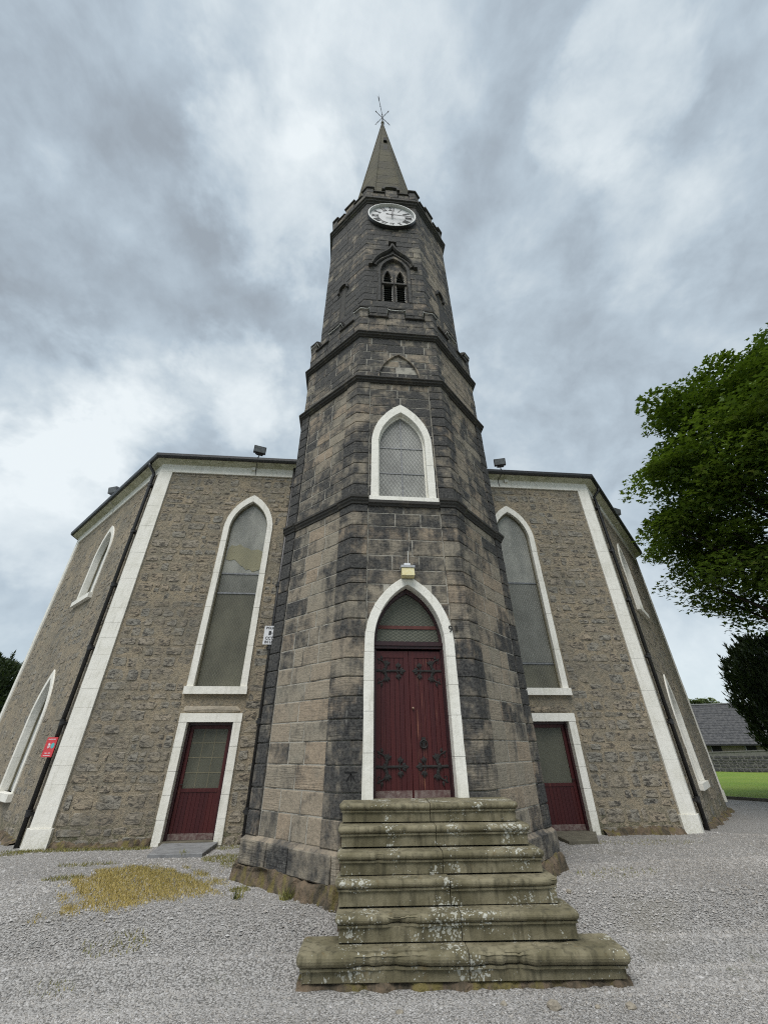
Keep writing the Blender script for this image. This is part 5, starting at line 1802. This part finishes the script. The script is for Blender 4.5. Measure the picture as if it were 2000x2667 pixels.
# ------------------------------------------------------------------ weather vane
vane = thing('weather_vane', (APX, CY, APZ + 0.1), 'black iron weather vane with compass letters on the spire tip', 'weather vane')
VZ = APZ + 0.12
MB().tube([(APX, CY, VZ), (APX, CY, VZ + 0.9), (APX, CY, VZ + 1.6)], [0.035, 0.028, 0.018], 8).build('rod', M_IRON, vane)
ar = MB()
for a in (149, 329, 239 - 180 - 0, 239):
    pass
e1 = Vector((-0.86, -0.51, 0)); e2 = Vector((0.75, -0.66, 0))
zc = VZ + 0.9
for ev, L in ((e1, 0.50), (-e1, 0.54), (e2, 0.48), (-e2, 0.46)):
    ar.tube([Vector((APX, CY, zc)), Vector((APX, CY, zc)) + ev * L], 0.016, 6)
    ar.tube([Vector((APX, CY, zc)) + ev * (L * 0.5) + Vector((0, 0, 0.07)), Vector((APX, CY, zc)) + ev * (L * 0.5) - Vector((0, 0, 0.07))], 0.02, 6)
ar.build('compass_arms', M_IRON, vane)
for ev, L, ch in ((e1, 0.52, 'S'), (-e1, 0.56, 'N'), (e2, 0.50, 'E'), (-e2, 0.48, 'W')):
    p = Vector((APX, CY, zc)) + ev * L
    fv_ = Frame((p.x, p.y), (ev.x, ev.y), (ev.y, -ev.x))
    V, F = text_geo(ch, 0.26, fv_, 0, 0, zc, 0.012, 0.006)
    MB().add(V, F).build('compass_letter', M_IRON, vane)
aw = MB()
pv = Vector((APX, CY, VZ + 1.5)); ea = Vector((-0.36, -0.93, 0))
aw.tube([pv - ea * 0.55, pv + ea * 0.95], 0.018, 6)
for q, r in ((0.0, 0.055), (0.45, 0.04)):
    aw.tube([pv + ea * q - ea * 0.05, pv + ea * q, pv + ea * q + ea * 0.05], [0.01, r, 0.01], 8)
tz = Vector((0, 0, 1)); tx = Vector((ea.y, -ea.x, 0))
for sgn in (-1, 1):
    aw.add([pv + ea * 0.62, pv + ea * 0.78 + tx * 0.02, pv + ea * 1.12 + tx * (0.13 * sgn) + tz * 0.02, pv + ea * 0.90 + tx * (0.05 * sgn)], [(0, 1, 2, 3)])
    aw.add([pv + ea * 0.62 + tz * 0.0, pv + ea * 0.80, pv + ea * 1.12 + tz * (0.14 * sgn), pv + ea * 0.9 + tz * (0.05 * sgn)], [(0, 1, 2, 3)])
aw.add([pv - ea * 0.80, pv - ea * 0.55 + tz * 0.10, pv - ea * 0.55 - tz * 0.10], [(0, 1, 2)])
aw.build('arrow', M_IRON, vane)

# ------------------------------------------------------------------ slabs, loose stones
def slab(pts, z0, z1, m, label):
    n = len(pts)
    V = [(x, y, z0) for x, y in pts] + [(x, y, z1 - 0.008) for x, y in pts]
    cx_ = sum(p[0] for p in pts) / n; cy_ = sum(p[1] for p in pts) / n
    V += [(x + (cx_ - x) * 0.015, y + (cy_ - y) * 0.015, z1) for x, y in pts]
    F = [(i, (i + 1) % n, n + (i + 1) % n, n + i) for i in range(n)] + [(n + i, n + (i + 1) % n, 2 * n + (i + 1) % n, 2 * n + i) for i in range(n)] + [tuple(range(2 * n, 3 * n))]
    return mark(MB().add(V, F).build('door_slab', m), label, 'stone slab', 'slabs before the side doors')
slab([(-4.60, 3.40), (-3.60, 3.40), (-3.60, 4.50), (-4.74, 4.50)], -0.08, 0.035, M_FLAG, 'grey flagstone laid before the left side door')
slab([(3.70, 3.50), (4.36, 3.55), (4.86, 4.50), (3.75, 4.50)], -0.08, 0.05, M_FLAGB, 'brownish flagstone laid before the right side door')
def rock(x, y, r, label, fl=0.6):
    n1_, n2_ = 6, 9
    V, F = [], []
    z0 = ground_z(x, y) + r * fl * 0.35
    V.append((x, y, z0 - r * fl))
    for i in range(1, n1_):
        for j in range(n2_):
            a, b = math.pi * i / n1_, 2 * math.pi * j / n2_
            k = r * RND.uniform(0.78, 1.12)
            V.append((x + k * math.sin(a) * math.cos(b), y + k * math.sin(a) * math.sin(b) * 0.85, z0 - k * fl * math.cos(a)))
    V.append((x, y, z0 + r * fl))
    for j in range(n2_):
        F.append((0, 1 + (j + 1) % n2_, 1 + j))
        for i in range(n1_ - 2):
            F.append((1 + i * n2_ + j, 1 + i * n2_ + (j + 1) % n2_, 1 + (i + 1) * n2_ + (j + 1) % n2_, 1 + (i + 1) * n2_ + j))
        F.append((1 + (n1_ - 2) * n2_ + j, 1 + (n1_ - 2) * n2_ + (j + 1) % n2_, len(V) - 1))
    return mark(MB().add(V, F).build('loose_stone', plain('loose_stone', (0.30, 0.265, 0.21), 0.95, 0, 0.35, 14, 0.8)), label, 'stone', 'loose stones before the bottom step')
rock(0.86, -1.70, 0.062, 'largest loose stone, just before the right half of the bottom step')
rock(1.50, -1.78, 0.048, 'loose stone before the right end of the bottom step')
rock(0.45, -1.60, 0.030, 'small loose stone before the joint of the bottom step')
rock(1.22, -1.74, 0.026, 'tiny loose stone between two bigger ones before the bottom step')
rock(-0.46, -1.62, 0.036, 'loose stone before the left half of the bottom step', 0.4)
rock(1.98, 0.10, 0.040, 'dark loose stone on the gravel right of the steps')

# ------------------------------------------------------------------ pebbles (too many to count)
def gz_np(x, y):
    t = np.clip((y + 1.30) / 1.30, 0, 1); t = t * t * (3 - 2 * t)
    t2 = np.clip(y / 4.4, 0, 1); t2 = t2 * t2 * (3 - 2 * t2)
    q = np.where(x > 7.0, np.clip(((x - 7.6) + (y - 4.6)) / 12.0, 0, 1), 0)
    return -0.205 + 0.275 * t - 0.10 * t2 - 0.30 * q * (2 - q) + 0.008 * np.sin(x * 1.3 + y * 0.7) + 0.007 * np.sin(x * 0.55 - y * 1.7 + 1.0)
def scatter(n, x0, x1, y0, y1):
    return NPR.uniform(x0, x1, n), NPR.uniform(y0, y1, n)
def outside(x, y):
    """open ground: not under the tower, the steps or the hall"""
    ok = y < BY - 0.03
    for k in range(8):
        pass
    ang = np.zeros_like(x)
    mx = np.full_like(x, -9.0)
    for k in range(8):
        n, d = oct_n(k)
        mx = np.maximum(mx, (x - CX) * n.x + (y - CY) * n.y - AP - 0.12)
    ok &= mx > 0
    ok &= ~((x > -1.03) & (x < 1.27) & (y > -1.12) & (y < 0.3)) & ~((x > -1.36) & (x < 1.72) & (y > -1.28) & (y < -1.0))
    return ok
px_, py_ = [], []
for n, x0, x1, y0, y1 in ((135000, -4.6, 6.0, -3.2, -0.7), (80000, -7.0, 9.5, -1.6, 1.8), (60000, -10.5, 13.0, 0.6, 4.6)):
    x, y = scatter(n, x0, x1, y0, y1)
    px_.append(x); py_.append(y)
x = np.concatenate(px_); y = np.concatenate(py_)
DRYC = (-3.95, 1.25)
k = outside(x, y) & ~((((x + 3.95) * 0.75 + (y - 1.25) * 0.66) ** 2 / 1.2 + ((x + 3.95) * -0.66 + (y - 1.25) * 0.75) ** 2 / 0.55 < 1) & (NPR.random(len(x)) < 0.75))
x, y = x[k], y[k]
n = len(x)
dist = np.hypot(x - CAM.x, y - CAM.y)
r = np.where(NPR.random(n) < 0.06, NPR.uniform(0.011, 0.018, n), NPR.uniform(0.0042, 0.0095, n)) * np.clip(dist / 5.5, 0.9, 1.6)
oc = np.array([(1, 0, 0), (0, 1, 0), (-1, 0, 0), (0, -1, 0), (0, 0, 1), (0, 0, -1)], float)
of = np.array([(0, 1, 4), (1, 2, 4), (2, 3, 4), (3, 0, 4), (1, 0, 5), (2, 1, 5), (3, 2, 5), (0, 3, 5)])[:4]
V = np.repeat(oc[None, :5], n, 0) * NPR.uniform(0.6, 1.25, (n, 5, 1))
V += NPR.normal(0, 0.16, V.shape)
V *= np.stack([NPR.uniform(0.8, 1.4, n), NPR.uniform(0.7, 1.1, n), NPR.uniform(0.45, 0.8, n)], 1)[:, None, :]
a = NPR.uniform(0, 6.28, n); ca, sa = np.cos(a)[:, None], np.sin(a)[:, None]
X = V[..., 0] * ca - V[..., 1] * sa; Y = V[..., 0] * sa + V[..., 1] * ca
V = np.stack([X, Y, V[..., 2]], -1) * r[:, None, None]
V += np.stack([x, y, gz_np(x, y) + 0.002], 1)[:, None, :]
F = (np.arange(n)[:, None, None] * 5 + of[None]).reshape(-1, 3)
patch = 0.10 * np.sin(x * 0.9 + y * 1.3) + 0.09 * np.sin(x * 2.3 - y * 0.8 + 1) - 0.06 * np.clip((x - 1) / 4, 0, 1)
T = np.repeat(np.stack([np.clip(NPR.normal(0.48, 0.27, n) + patch, 0, 1), np.clip(NPR.random(n) ** 2.5 + 0.25 * np.clip((x - 0.5) / 4, 0, 1), 0, 1), NPR.random(n)], 1), 5, 0)
mark(np_mesh('loose_gravel', V.reshape(-1, 3), F, T, M_PEB), 'loose grey gravel chippings over the yard', 'gravel', kind='stuff')

# ------------------------------------------------------------------ grass
def blades(name, x, y, h, tone, label, cat, zf=gz_np, wid=0.006, kind='stuff', parent=None):
    n = len(x)
    z = zf(x, y)
    a = NPR.uniform(0, 6.28, n)
    lean = NPR.uniform(0.15, 0.9, n) * h
    la = NPR.uniform(0, 6.28, n)
    B0 = np.stack([x - np.cos(a) * wid, y - np.sin(a) * wid, z - 0.005], 1)
    B1 = np.stack([x + np.cos(a) * wid, y + np.sin(a) * wid, z - 0.005], 1)
    Tp = np.stack([x + np.cos(la) * lean, y + np.sin(la) * lean, z + h], 1)
    V = np.stack([B0, B1, Tp], 1).reshape(-1, 3)
    F = np.arange(3 * n).reshape(-1, 3)
    T = np.repeat(np.stack([np.clip(tone, 0, 1), NPR.random(n), NPR.random(n)], 1), 3, 0)
    org = (float(x.mean()), float(y.mean()), float(z.min())) if kind != 'stuff' else (0, 0, 0)
    o = np_mesh(name, V, F, T, M_BLADE, parent, org)
    return mark(o, label, cat, kind=kind if kind == 'stuff' else None)
def in_poly(x, y, poly):
    c = np.zeros(len(x), bool)
    j = len(poly) - 1
    for i in range(len(poly)):
        xi, yi = poly[i]; xj, yj = poly[j]
        c ^= ((yi > y) != (yj > y)) & (x < (xj - xi) * (y - yi) / (yj - yi + 1e-12) + xi)
        j = i
    return c
DRY = [(-5.0, 1.75), (-4.77, 1.98), (-4.86, 2.42), (-4.26, 2.54), (-3.70, 2.15), (-3.2, 1.75), (-2.78, 1.25), (-2.58, 0.68), (-2.92, 0.66), (-3.21, 0.62), (-3.5, 0.30), (-3.79, 0.07), (-4.12, 0.12), (-4.5, 0.90)]
x, y = scatter(95000, -5.5, -2.3, -0.3, 2.9)
wob = 0.13 * np.sin(x * 7.1 + 1.3) * np.cos(y * 6.3) + 0.10 * np.sin(x * 15 + y * 11)
jx, jy = NPR.normal(0, 0.11, len(x)), NPR.normal(0, 0.11, len(x))
k = in_poly(x + wob + jx, y + wob * 0.8 + jy, DRY) & (NPR.random(len(x)) < 0.45 + 0.4 * np.sin(x * 5.1 + y * 3.3) ** 2)
x, y = x[k], y[k]
edge = np.clip((x + 3.7) * 0.28 + (y - 1.3) * 0.38 + 0.12 + NPR.normal(0, 0.25, len(x)), 0, 1)
blades('dry_grass', x, y, NPR.uniform(0.012, 0.040, len(x)), 1.0 - 0.9 * edge * (NPR.random(len(x)) < 0.75), 'patch of straw-coloured dry grass in the gravel left of the tower', 'grass')
gx, gy, gh = [], [], []
for cx_, cy_, rx, ry, n_ in ((-5.15, 1.75, 0.30, 0.16, 380), (-2.35, 0.85, 0.14, 0.12, 260), (-3.0, 3.2, 0.55, 0.45, 1500), (-2.75, 2.6, 0.3, 0.4, 420), (-5.4, 2.9, 0.5, 0.2, 320), (-3.3, -0.55, 0.35, 0.18, 130), (-3.55, -1.05, 0.2, 0.1, 60),
                             (-6.6, 4.36, 0.9, 0.16, 1700), (-5.5, 4.36, 0.6, 0.16, 1100), (-7.8, 4.2, 0.6, 0.25, 900), (-8.5, 5.0, 0.3, 0.4, 260), (-3.35, 4.3, 0.25, 0.2, 260), (2.6, 3.2, 0.2, 0.5, 160), (-0.75, -2.62, 0.10, 0.16, 260), (3.2, 1.0, 0.7, 0.3, 180), (5.5, 3.6, 1.2, 0.3, 240), (0.4, -3.0, 1.6, 0.25, 160)):
    a = NPR.uniform(0, 6.28, n_); rr = np.sqrt(NPR.random(n_))
    gx.append(cx_ + rx * rr * np.cos(a)); gy.append(cy_ + ry * rr * np.sin(a)); gh.append(NPR.uniform(0.012, 0.05, n_))
x, y, h = np.concatenate(gx), np.concatenate(gy), np.concatenate(gh)
k = y < BY - 0.02
blades('short_weeds', x[k], y[k], h[k], NPR.random(k.sum()) * 0.55, 'sparse low green weeds coming through the gravel', 'weeds')
for wx, wy, n_, hh, lab in ((-1.67, 0.33, 60, 0.16, 'small bright green tuft at the foot of the tower footing, left of the steps'), (-2.30, 0.45, 26, 0.17, 'thin dry weed stalks in the gravel left of the green tuft'), (-3.95, 3.45, 30, 0.16, 'thin weed growing at the edge of the grey flagstone')):
    a = NPR.uniform(0, 6.28, n_); rr = 0.07 * np.sqrt(NPR.random(n_))
    blades('weed_tuft', wx + rr * np.cos(a), wy + rr * np.sin(a), NPR.uniform(0.4, 1.0, n_) * hh, NPR.random(n_) * 0.35, lab, 'plant', kind='plant', wid=0.008)
# moss ledge along the foot of the hall
ms = MB()
V, F = [], []
def foot(fr, u0, u1, n):
    V, F = [], []
    for i in range(n + 1):
        u = u0 + (u1 - u0) * i / n
        r_ = 0.10 + 0.05 * math.sin(u * 4) + RND.uniform(-0.03, 0.05)
        zt = 0.05 + 0.04 * math.sin(u * 2.3) + RND.uniform(-0.02, 0.03)
        gzz = ground_z(*fr.P(u, 0, 0).xy)
        V += [fr.P(u, r_ + 0.05, gzz - 0.05), fr.P(u, r_, gzz + 0.03), fr.P(u, r_ * 0.6, gzz + 0.035 + zt), fr.P(u, -0.02, gzz + 0.06 + zt)]
        if i:
            b = (i - 1) * 4
            F += [(b + k, b + 4 + k, b + 5 + k, b + 1 + k) for k in range(3)]
    return V, F
for fr, u0, u1, n in ((FH, -7.0, -5.02, 40), (FH, 5.06, 7.0, 40), (FL, -CL_, -0.9, 90), (FR, 0.9, CL_, 90)):
    MB().add(*foot(fr, u0, u1, n)).build('base_ledge', M_FOUND, hall)

# ------------------------------------------------------------------ lawn, kerb, far wall, outbuilding
def lz(x, y):
    return -0.27 + 0.0 * x
K0, K1 = Vector((11.0, 26.0)), Vector((24.5, -2.0))
kd = (K1 - K0).normalized(); kn = Vector((-kd.y, kd.x)) * 1.0
if kn.x < 0: kn = -kn
kb = thing('kerb', ((K0.x + K1.x) / 2, (K0.y + K1.y) / 2, -0.35), 'low dark kerb along the edge of the lawn', 'kerb')
nk = int((K1 - K0).length / 0.9)
kax = (Vector((kd.x, kd.y, 0)), Vector((kn.x, kn.y, 0)), Vector((0, 0, 1)))
for i in range(nk):
    p = K0 + kd * ((i + 0.5) * 0.9)
    z = ground_z(p.x, p.y)
    obox('kerb_stone', (p.x, p.y, z + 0.01), (0.445, 0.07, 0.10), M_KERB, kb, kax)
lw = MB()
nu, nv = 40, 40
V, F = [], []
for j in range(nv + 1):
    for i in range(nu + 1):
        p = K0 + kd * ((K1 - K0).length * i / nu) + kn * (0.07 + 44 * (j / nv) ** 1.4)
        dd = 44 * (j / nv) ** 1.4
        V.append((p.x, p.y, ground_z(p.x, p.y) + 0.085 + 0.05 * math.sin(p.x * 0.5) * min(1, dd / 6) + 0.006 * dd))
F = [(j * (nu + 1) + i, j * (nu + 1) + i + 1, (j + 1) * (nu + 1) + i + 1, (j + 1) * (nu + 1) + i) for j in range(nv) for i in range(nu)]
lw.add(V, F)
mark(lw.build('lawn', M_LAWN, origin=(0, 0, 0), smooth=True), kind='structure')
# boundary wall of dark stones
W0, W1 = Vector((30.0, 34.0)), Vector((47.5, 24.6))
wd_ = (W1 - W0).normalized()
FW = Frame((W0.x, W0.y), (wd_.x, wd_.y), (wd_.y, -wd_.x))
LW = (W1 - W0).length
bwl = thing('boundary_wall', (W0.x + wd_.x * LW / 2, W0.y + wd_.y * LW / 2, -0.2), 'low wall of dark field stones with pale mortar behind the lawn', 'wall')
def wall_h(u): return 1.22 + 0.03 * u
wb = MB()
wb.add([FW.P(0, 0, -0.6), FW.P(LW, 0, -0.6), FW.P(LW, 0, wall_h(LW)), FW.P(0, 0, wall_h(0)), FW.P(0, -0.4, -0.6), FW.P(LW, -0.4, -0.6), FW.P(LW, -0.4, wall_h(LW)), FW.P(0, -0.4, wall_h(0))],
       [(0, 1, 2, 3), (3, 2, 6, 7), (4, 7, 6, 5), (0, 3, 7, 4), (1, 5, 6, 2)])
wb.build('wall_core', M_PALEMORT, bwl)
z = -0.15
cnt = 0
far = MB()
while z < 1.6:
    h = RND.choice((0.2, 0.26, 0.32))
    u = RND.uniform(0, 0.2)
    while u < LW - 0.3:
        wd = RND.choice((0.28, 0.38, 0.48, 0.6))
        if z + h < wall_h(u) - 0.02:
            g_ = RND.uniform(0.004, 0.018)
            V, F = stone_geo(FW, u + g_, u + wd - g_, z + g_, z + h - g_, RND.uniform(0.02, 0.05))
            if u < 9.0 and cnt < 290:
                MB().add(V, F, (0, 0, RND.random())).build('wall_stone', M_DARKSTONE, bwl); cnt += 1
            else:
                far.add(V, F, (0, 0, RND.random()))
        u += wd
    z += h
mark(far.build('small_wall_stones', M_DARKSTONE, bwl), kind='stuff')
obox('coping', FW.P(LW / 2, -0.2, wall_h(LW / 2) + 0.04), (LW / 2, 0.24, 0.04), M_PALEMORT, bwl, (Vector((wd_.x, wd_.y, 0.03)).normalized(), FW.n, Vector((0, 0, 1))))
# outbuilding
O0 = Vector((31.0, 43.0)); od = wd_
FO = Frame((O0.x, O0.y), (od.x, od.y), (od.y, -od.x))
ob = thing('outbuilding', tuple(FO.P(9, -3, 0)), 'long low outbuilding with grey slate roof behind the boundary wall', 'building')
LO = 24.0
wl = MB().add([FO.P(0, 0, -0.6), FO.P(LO, 0, -0.6), FO.P(LO, 0, 2.02), FO.P(0, 0, 2.02), FO.P(0, -8, -0.6), FO.P(LO, -8, -0.6), FO.P(LO, -8, 2.0), FO.P(0, -8, 2.0), FO.P(0, -4, 6.0), FO.P(LO, -4, 6.0)],
              [(0, 1, 2, 3), (4, 7, 6, 5), (0, 3, 8, 7, 4), (1, 5, 6, 9, 2)])
wl.build('wall', M_TANWALL, ob)
rfm = MB().add([FO.P(-0.2, 0.30, 2.0), FO.P(LO, 0.30, 2.0), FO.P(LO, -4, 6.10), FO.P(-0.2, -4, 6.10), FO.P(-0.2, -8.3, 2.0), FO.P(LO, -8.3, 2.0),
                FO.P(-0.2, 0.30, 1.92), FO.P(LO, 0.30, 1.92)], [(0, 1, 2, 3), (3, 2, 5, 4), (6, 7, 1, 0)])
orf = rfm.build('roof', M_SLATE, ob)
sl_ = MB()
nrow = 16
sd_ = (FO.P(0, -4, 6.10) - FO.P(0, 0.30, 2.0)); SLn = sd_.length; sd_ = sd_ / SLn
nrm_ = FO.d.cross(sd_).normalized()
if nrm_.z < 0: nrm_ = -nrm_
for rr in range(nrow):
    u = -0.2 + (rr % 2) * 0.18
    while u < LO - 0.4:
        wd = RND.uniform(0.30, 0.42)
        b = FO.P(u, 0.30, 2.0) + sd_ * (SLn * rr / nrow)
        t0 = 0.035 + RND.uniform(-0.008, 0.012)
        L_ = SLn / nrow * 1.15
        V = [b + nrm_ * t0, b + FO.d * (wd - 0.012) + nrm_ * t0, b + FO.d * (wd - 0.012) + sd_ * L_ + nrm_ * 0.012, b + sd_ * L_ + nrm_ * 0.012, b, b + FO.d * (wd - 0.012)]
        sl_.add(V, [(0, 1, 2, 3), (4, 5, 1, 0)])
        u += wd
mark(sl_.build('slates', M_SLATE, orf), kind='stuff')
obox('ridge', FO.P(LO / 2, -4, 6.14), (LO / 2 + 0.2, 0.14, 0.06), M_FLAG, ob, FO.ax)
for u in (2.6, 5.6, 8.6, 11.6):
    wv = obox('window', FO.P(u, 0.012, 1.62), (0.42, 0.02, 0.24), M_DARK, ob, FO.ax)
    obox('mullion', FO.P(u - 0.50, 0.03, 1.62), (0.05, 0.03, 0.27), M_FLAG, wv, FO.ax)
obox('eaves_gutter', FO.P(LO / 2, 0.36, 1.93), (LO / 2, 0.06, 0.05), M_BLACK, ob, FO.ax)
obox('ledge', FO.P(LO / 2, 0.10, 1.22), (LO / 2, 0.12, 0.09), M_BLACK, ob, FO.ax)
# ------------------------------------------------------------------ trees
LEAF_V = np.array([(0, 0, 0), (-0.55, 0.30, 0.0), (-0.22, 0.48, 0.05), (0, 1.0, -0.06), (0.22, 0.48, 0.05), (0.55, 0.30, 0.0)])
LEAF_F = np.array([(0, 2, 1), (0, 3, 2), (0, 4, 3), (0, 5, 4)])
def leaf_mesh(name, P, size, m, parent, tone, warm, origin, upw=1.0, LV=LEAF_V, LF=LEAF_F, fwd_dir=None):
    n = len(P)
    nrm = NPR.normal(0, 0.55, (n, 3)); nrm[:, 2] += upw
    nrm /= np.linalg.norm(nrm, axis=1, keepdims=True)
    f = NPR.normal(0, 1, (n, 3))
    if fwd_dir is not None: f = f * 0.35 + fwd_dir
    f -= nrm * (f * nrm).sum(1, keepdims=True)
    f /= np.linalg.norm(f, axis=1, keepdims=True) + 1e-9
    s = np.cross(f, nrm)
    sz = size * NPR.uniform(0.5, 1.4, n)
    V = P[:, None, :] + sz[:, None, None] * (LV[None, :, 0:1] * s[:, None, :] + LV[None, :, 1:2] * f[:, None, :] + LV[None, :, 2:3] * nrm[:, None, :])
    k = len(LV)
    F = (np.arange(n)[:, None, None] * k + LF[None]).reshape(-1, 3)
    T = np.repeat(np.stack([np.clip(tone, 0, 1), np.clip(warm, 0, 1), NPR.random(n)], 1), k, 0)
    return np_mesh(name, V.reshape(-1, 3), F, T, m, parent, origin)
def broadleaf(base, top, cz, rx, rz, label, nclump, per, size, m, seed, clump_r=0.95, lean=(0, 0), group=None, trunk_r=0.45):
    rs_ = np.random.default_rng(seed)
    t = thing('sycamore_tree' if size < 0.3 else 'far_tree', base, label, 'tree', group)
    bx, by, bz = base
    C_ = np.array([bx + lean[0], by + lean[1], cz])
    cl_ = []
    while len(cl_) < nclump:
        d = rs_.normal(0, 1, 3); d /= np.linalg.norm(d)
        rr = rs_.uniform(0.25, 1.0) ** 0.45
        lump = 1 + 0.10 * math.sin(d[0] * 5 + seed) * math.cos(d[2] * 4) + 0.07 * math.sin(d[1] * 9 + d[2] * 7)
        p = C_ + d * np.array([rx, rx, rz]) * rr * lump
        if d[2] < -0.3: p[2] += 0.8 * rs_.random()
        cl_.append(p)
    cl_ = np.array(cl_)
    P, tone, warm = [], [], []
    for c in cl_:
        n = int(per * rs_.uniform(0.6, 1.4))
        d = rs_.normal(0, 1, (n, 3)); d /= np.linalg.norm(d, axis=1, keepdims=True)
        rr = rs_.random(n) ** 0.35
        cr_ = clump_r * rs_.uniform(0.7, 1.25)
        q = c + d * rr[:, None] * np.array([cr_, cr_, cr_ * 0.36])
        q[:, 2] -= 0.22 * ((q[:, 0] - c[0]) ** 2 + (q[:, 1] - c[1]) ** 2) / cr_
        P.append(q); tb_ = rs_.uniform(0.0, 0.95)
        tone.append(np.clip(tb_ + rs_.normal(0, 0.22, n), 0, 1)); warm.append((rs_.random(n) < 0.05) * rs_.random(n))
    P = np.concatenate(P)
    leaf_mesh('crown', P, size, m, t, np.concatenate(tone), np.concatenate(warm), (bx, by, bz), 1.5)
    tm_ = MB()
    top_p = Vector((bx + lean[0] * 0.8, by + lean[1] * 0.8, cz + rz * 0.55))
    b = Vector(base)
    pts = [b + Vector((0, 0, -0.4)), b + Vector((0.05, 0.02, 1.2)), b.lerp(top_p, 0.35), b.lerp(top_p, 0.65) + Vector((0.2, -0.1, 0)), top_p]
    tm_.tube(pts, [trunk_r * 1.25, trunk_r, trunk_r * 0.78, trunk_r * 0.45, 0.06], 10)
    tm_.build('trunk', M_BARK, t, True)
    lm = MB()
    idx = rs_.choice(len(cl_), min(46, len(cl_)), replace=False)
    for i in idx:
        e = Vector(cl_[i])
        f = min(0.92, max(0.22, (e.z - 2.0 - bz) / (top_p.z - bz) - 0.12))
        s = b.lerp(top_p, f)
        midp = s.lerp(e, 0.5) + Vector((0, 0, -0.35))
        r0 = trunk_r * 0.32 * (1.1 - f)
        lm.tube([s, midp, e], [r0 + 0.03, r0 * 0.6 + 0.02, 0.015], 6, caps=False)
    lm.build('limbs', M_BARK, t, True)
    return t
broadleaf((17.7, 5.6, -0.4), None, 11.7, 5.85, 6.7, 'big green sycamore with dense leafy crown reaching in from the right', 320, 330, 0.185, M_LEAF, 4, 1.35)
broadleaf((49.6, 52.0, -0.3), None, 5.6, 3.0, 2.2, 'pale green round tree beyond the slate roof of the outbuilding', 45, 120, 0.42, M_PALE, 9, 0.9, trunk_r=0.3)
SPRAY_V = np.array([(0, 0, 0), (-0.16, 0.35, 0.03), (0, 1.0, 0.0), (0.16, 0.35, 0.03)])
SPRAY_F = np.array([(0, 2, 1), (0, 3, 2)])
def yew(base, h, r, label, n, seed, size, vase=0.55):
    rs_ = np.random.default_rng(seed)
    t = thing('yew_tree', base, label, 'tree', 'dark yews around the church')
    bx, by, bz = base
    u = rs_.random(n) ** 0.85
    a = rs_.uniform(0, 6.28, n)
    prof = np.interp(u, [0, 0.08, 0.3, 0.6, 0.85, 1.0], [0.30, vase, 0.86, 1.0, 0.80, 0.32])
    lump = 1 + 0.10 * np.sin(a * 5 + seed) + 0.07 * np.sin(a * 9 + u * 8) + 0.05 * np.sin(u * 25 + a * 3)
    rr = r * prof * lump * rs_.uniform(0.62, 1.0, n) ** 0.5
    P = np.stack([bx + rr * np.cos(a), by + rr * np.sin(a), bz + 0.4 + u * (h - 0.4) + rs_.normal(0, 0.12, n)], 1)
    fd = np.stack([np.cos(a) * 0.35, np.sin(a) * 0.35, np.ones(n)], 1)
    LVn = SPRAY_V
    nrm = NPR.normal(0, 1, (n, 3)); nrm[:, 2] *= 0.2
    leaf_mesh('crown', P, size, M_YEW, t, rs_.random(n), (rs_.random(n) < 0.06) * 0.8, (bx, by, bz), 0.0, LVn, SPRAY_F, fd * 1.6)
    sp_n = 70
    a2 = rs_.uniform(0, 6.28, sp_n); u2 = rs_.uniform(0.55, 1.0, sp_n)
    Q = []
    FD = []
    for aa, uu in zip(a2, u2):
        pr = np.interp(uu, [0, 0.3, 0.6, 0.85, 1.0], [0.4, 0.86, 1.0, 0.80, 0.35]) * r * rs_.uniform(0.7, 1.04)
        L = rs_.uniform(0.5, 1.0) * h * 0.12
        nn_ = 60
        tt = rs_.random(nn_)
        Q.append(np.stack([bx + (pr + 0.12 * tt) * math.cos(aa) + rs_.normal(0, 0.05, nn_) * (1 - tt), by + (pr + 0.12 * tt) * math.sin(aa) + rs_.normal(0, 0.05, nn_) * (1 - tt), bz + 0.4 + uu * (h - 0.5) + tt * L], 1))
    Q = np.concatenate(Q)
    leaf_mesh('leaders', Q, size * 0.8, M_YEW, t, rs_.random(len(Q)), np.zeros(len(Q)), (bx, by, bz), 0.0, LVn, SPRAY_F, np.tile(np.array([[0, 0, 2.0]]), (len(Q), 1)))
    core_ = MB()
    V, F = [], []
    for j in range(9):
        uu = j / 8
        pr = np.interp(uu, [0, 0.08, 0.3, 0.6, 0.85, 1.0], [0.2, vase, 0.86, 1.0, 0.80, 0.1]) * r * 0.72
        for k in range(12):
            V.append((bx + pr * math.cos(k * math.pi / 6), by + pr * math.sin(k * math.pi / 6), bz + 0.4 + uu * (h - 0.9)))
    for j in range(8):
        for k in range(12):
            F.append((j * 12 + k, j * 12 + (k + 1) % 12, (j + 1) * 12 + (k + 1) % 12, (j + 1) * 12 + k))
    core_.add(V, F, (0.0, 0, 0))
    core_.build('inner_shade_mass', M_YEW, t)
    MB().tube([(bx, by, bz - 0.3), (bx, by, bz + 1.2), (bx, by, bz + h * 0.5)], [0.3, 0.24, 0.1], 8).build('trunk', M_BARK, t, True)
    return t
yew((21.5, 13.5, -0.3), 7.0, 2.25, 'dark upright yew on the lawn below the sycamore', 26000, 3, 0.26)
yew((-29.2, 29.4, -0.3), 8.3, 3.0, 'dark conical yew beyond the left corner of the church', 15000, 6, 0.36)
yew((-33.2, 30.0, -0.3), 9.3, 3.0, 'taller dark yew at the left edge, behind the church', 12000, 8, 0.36)
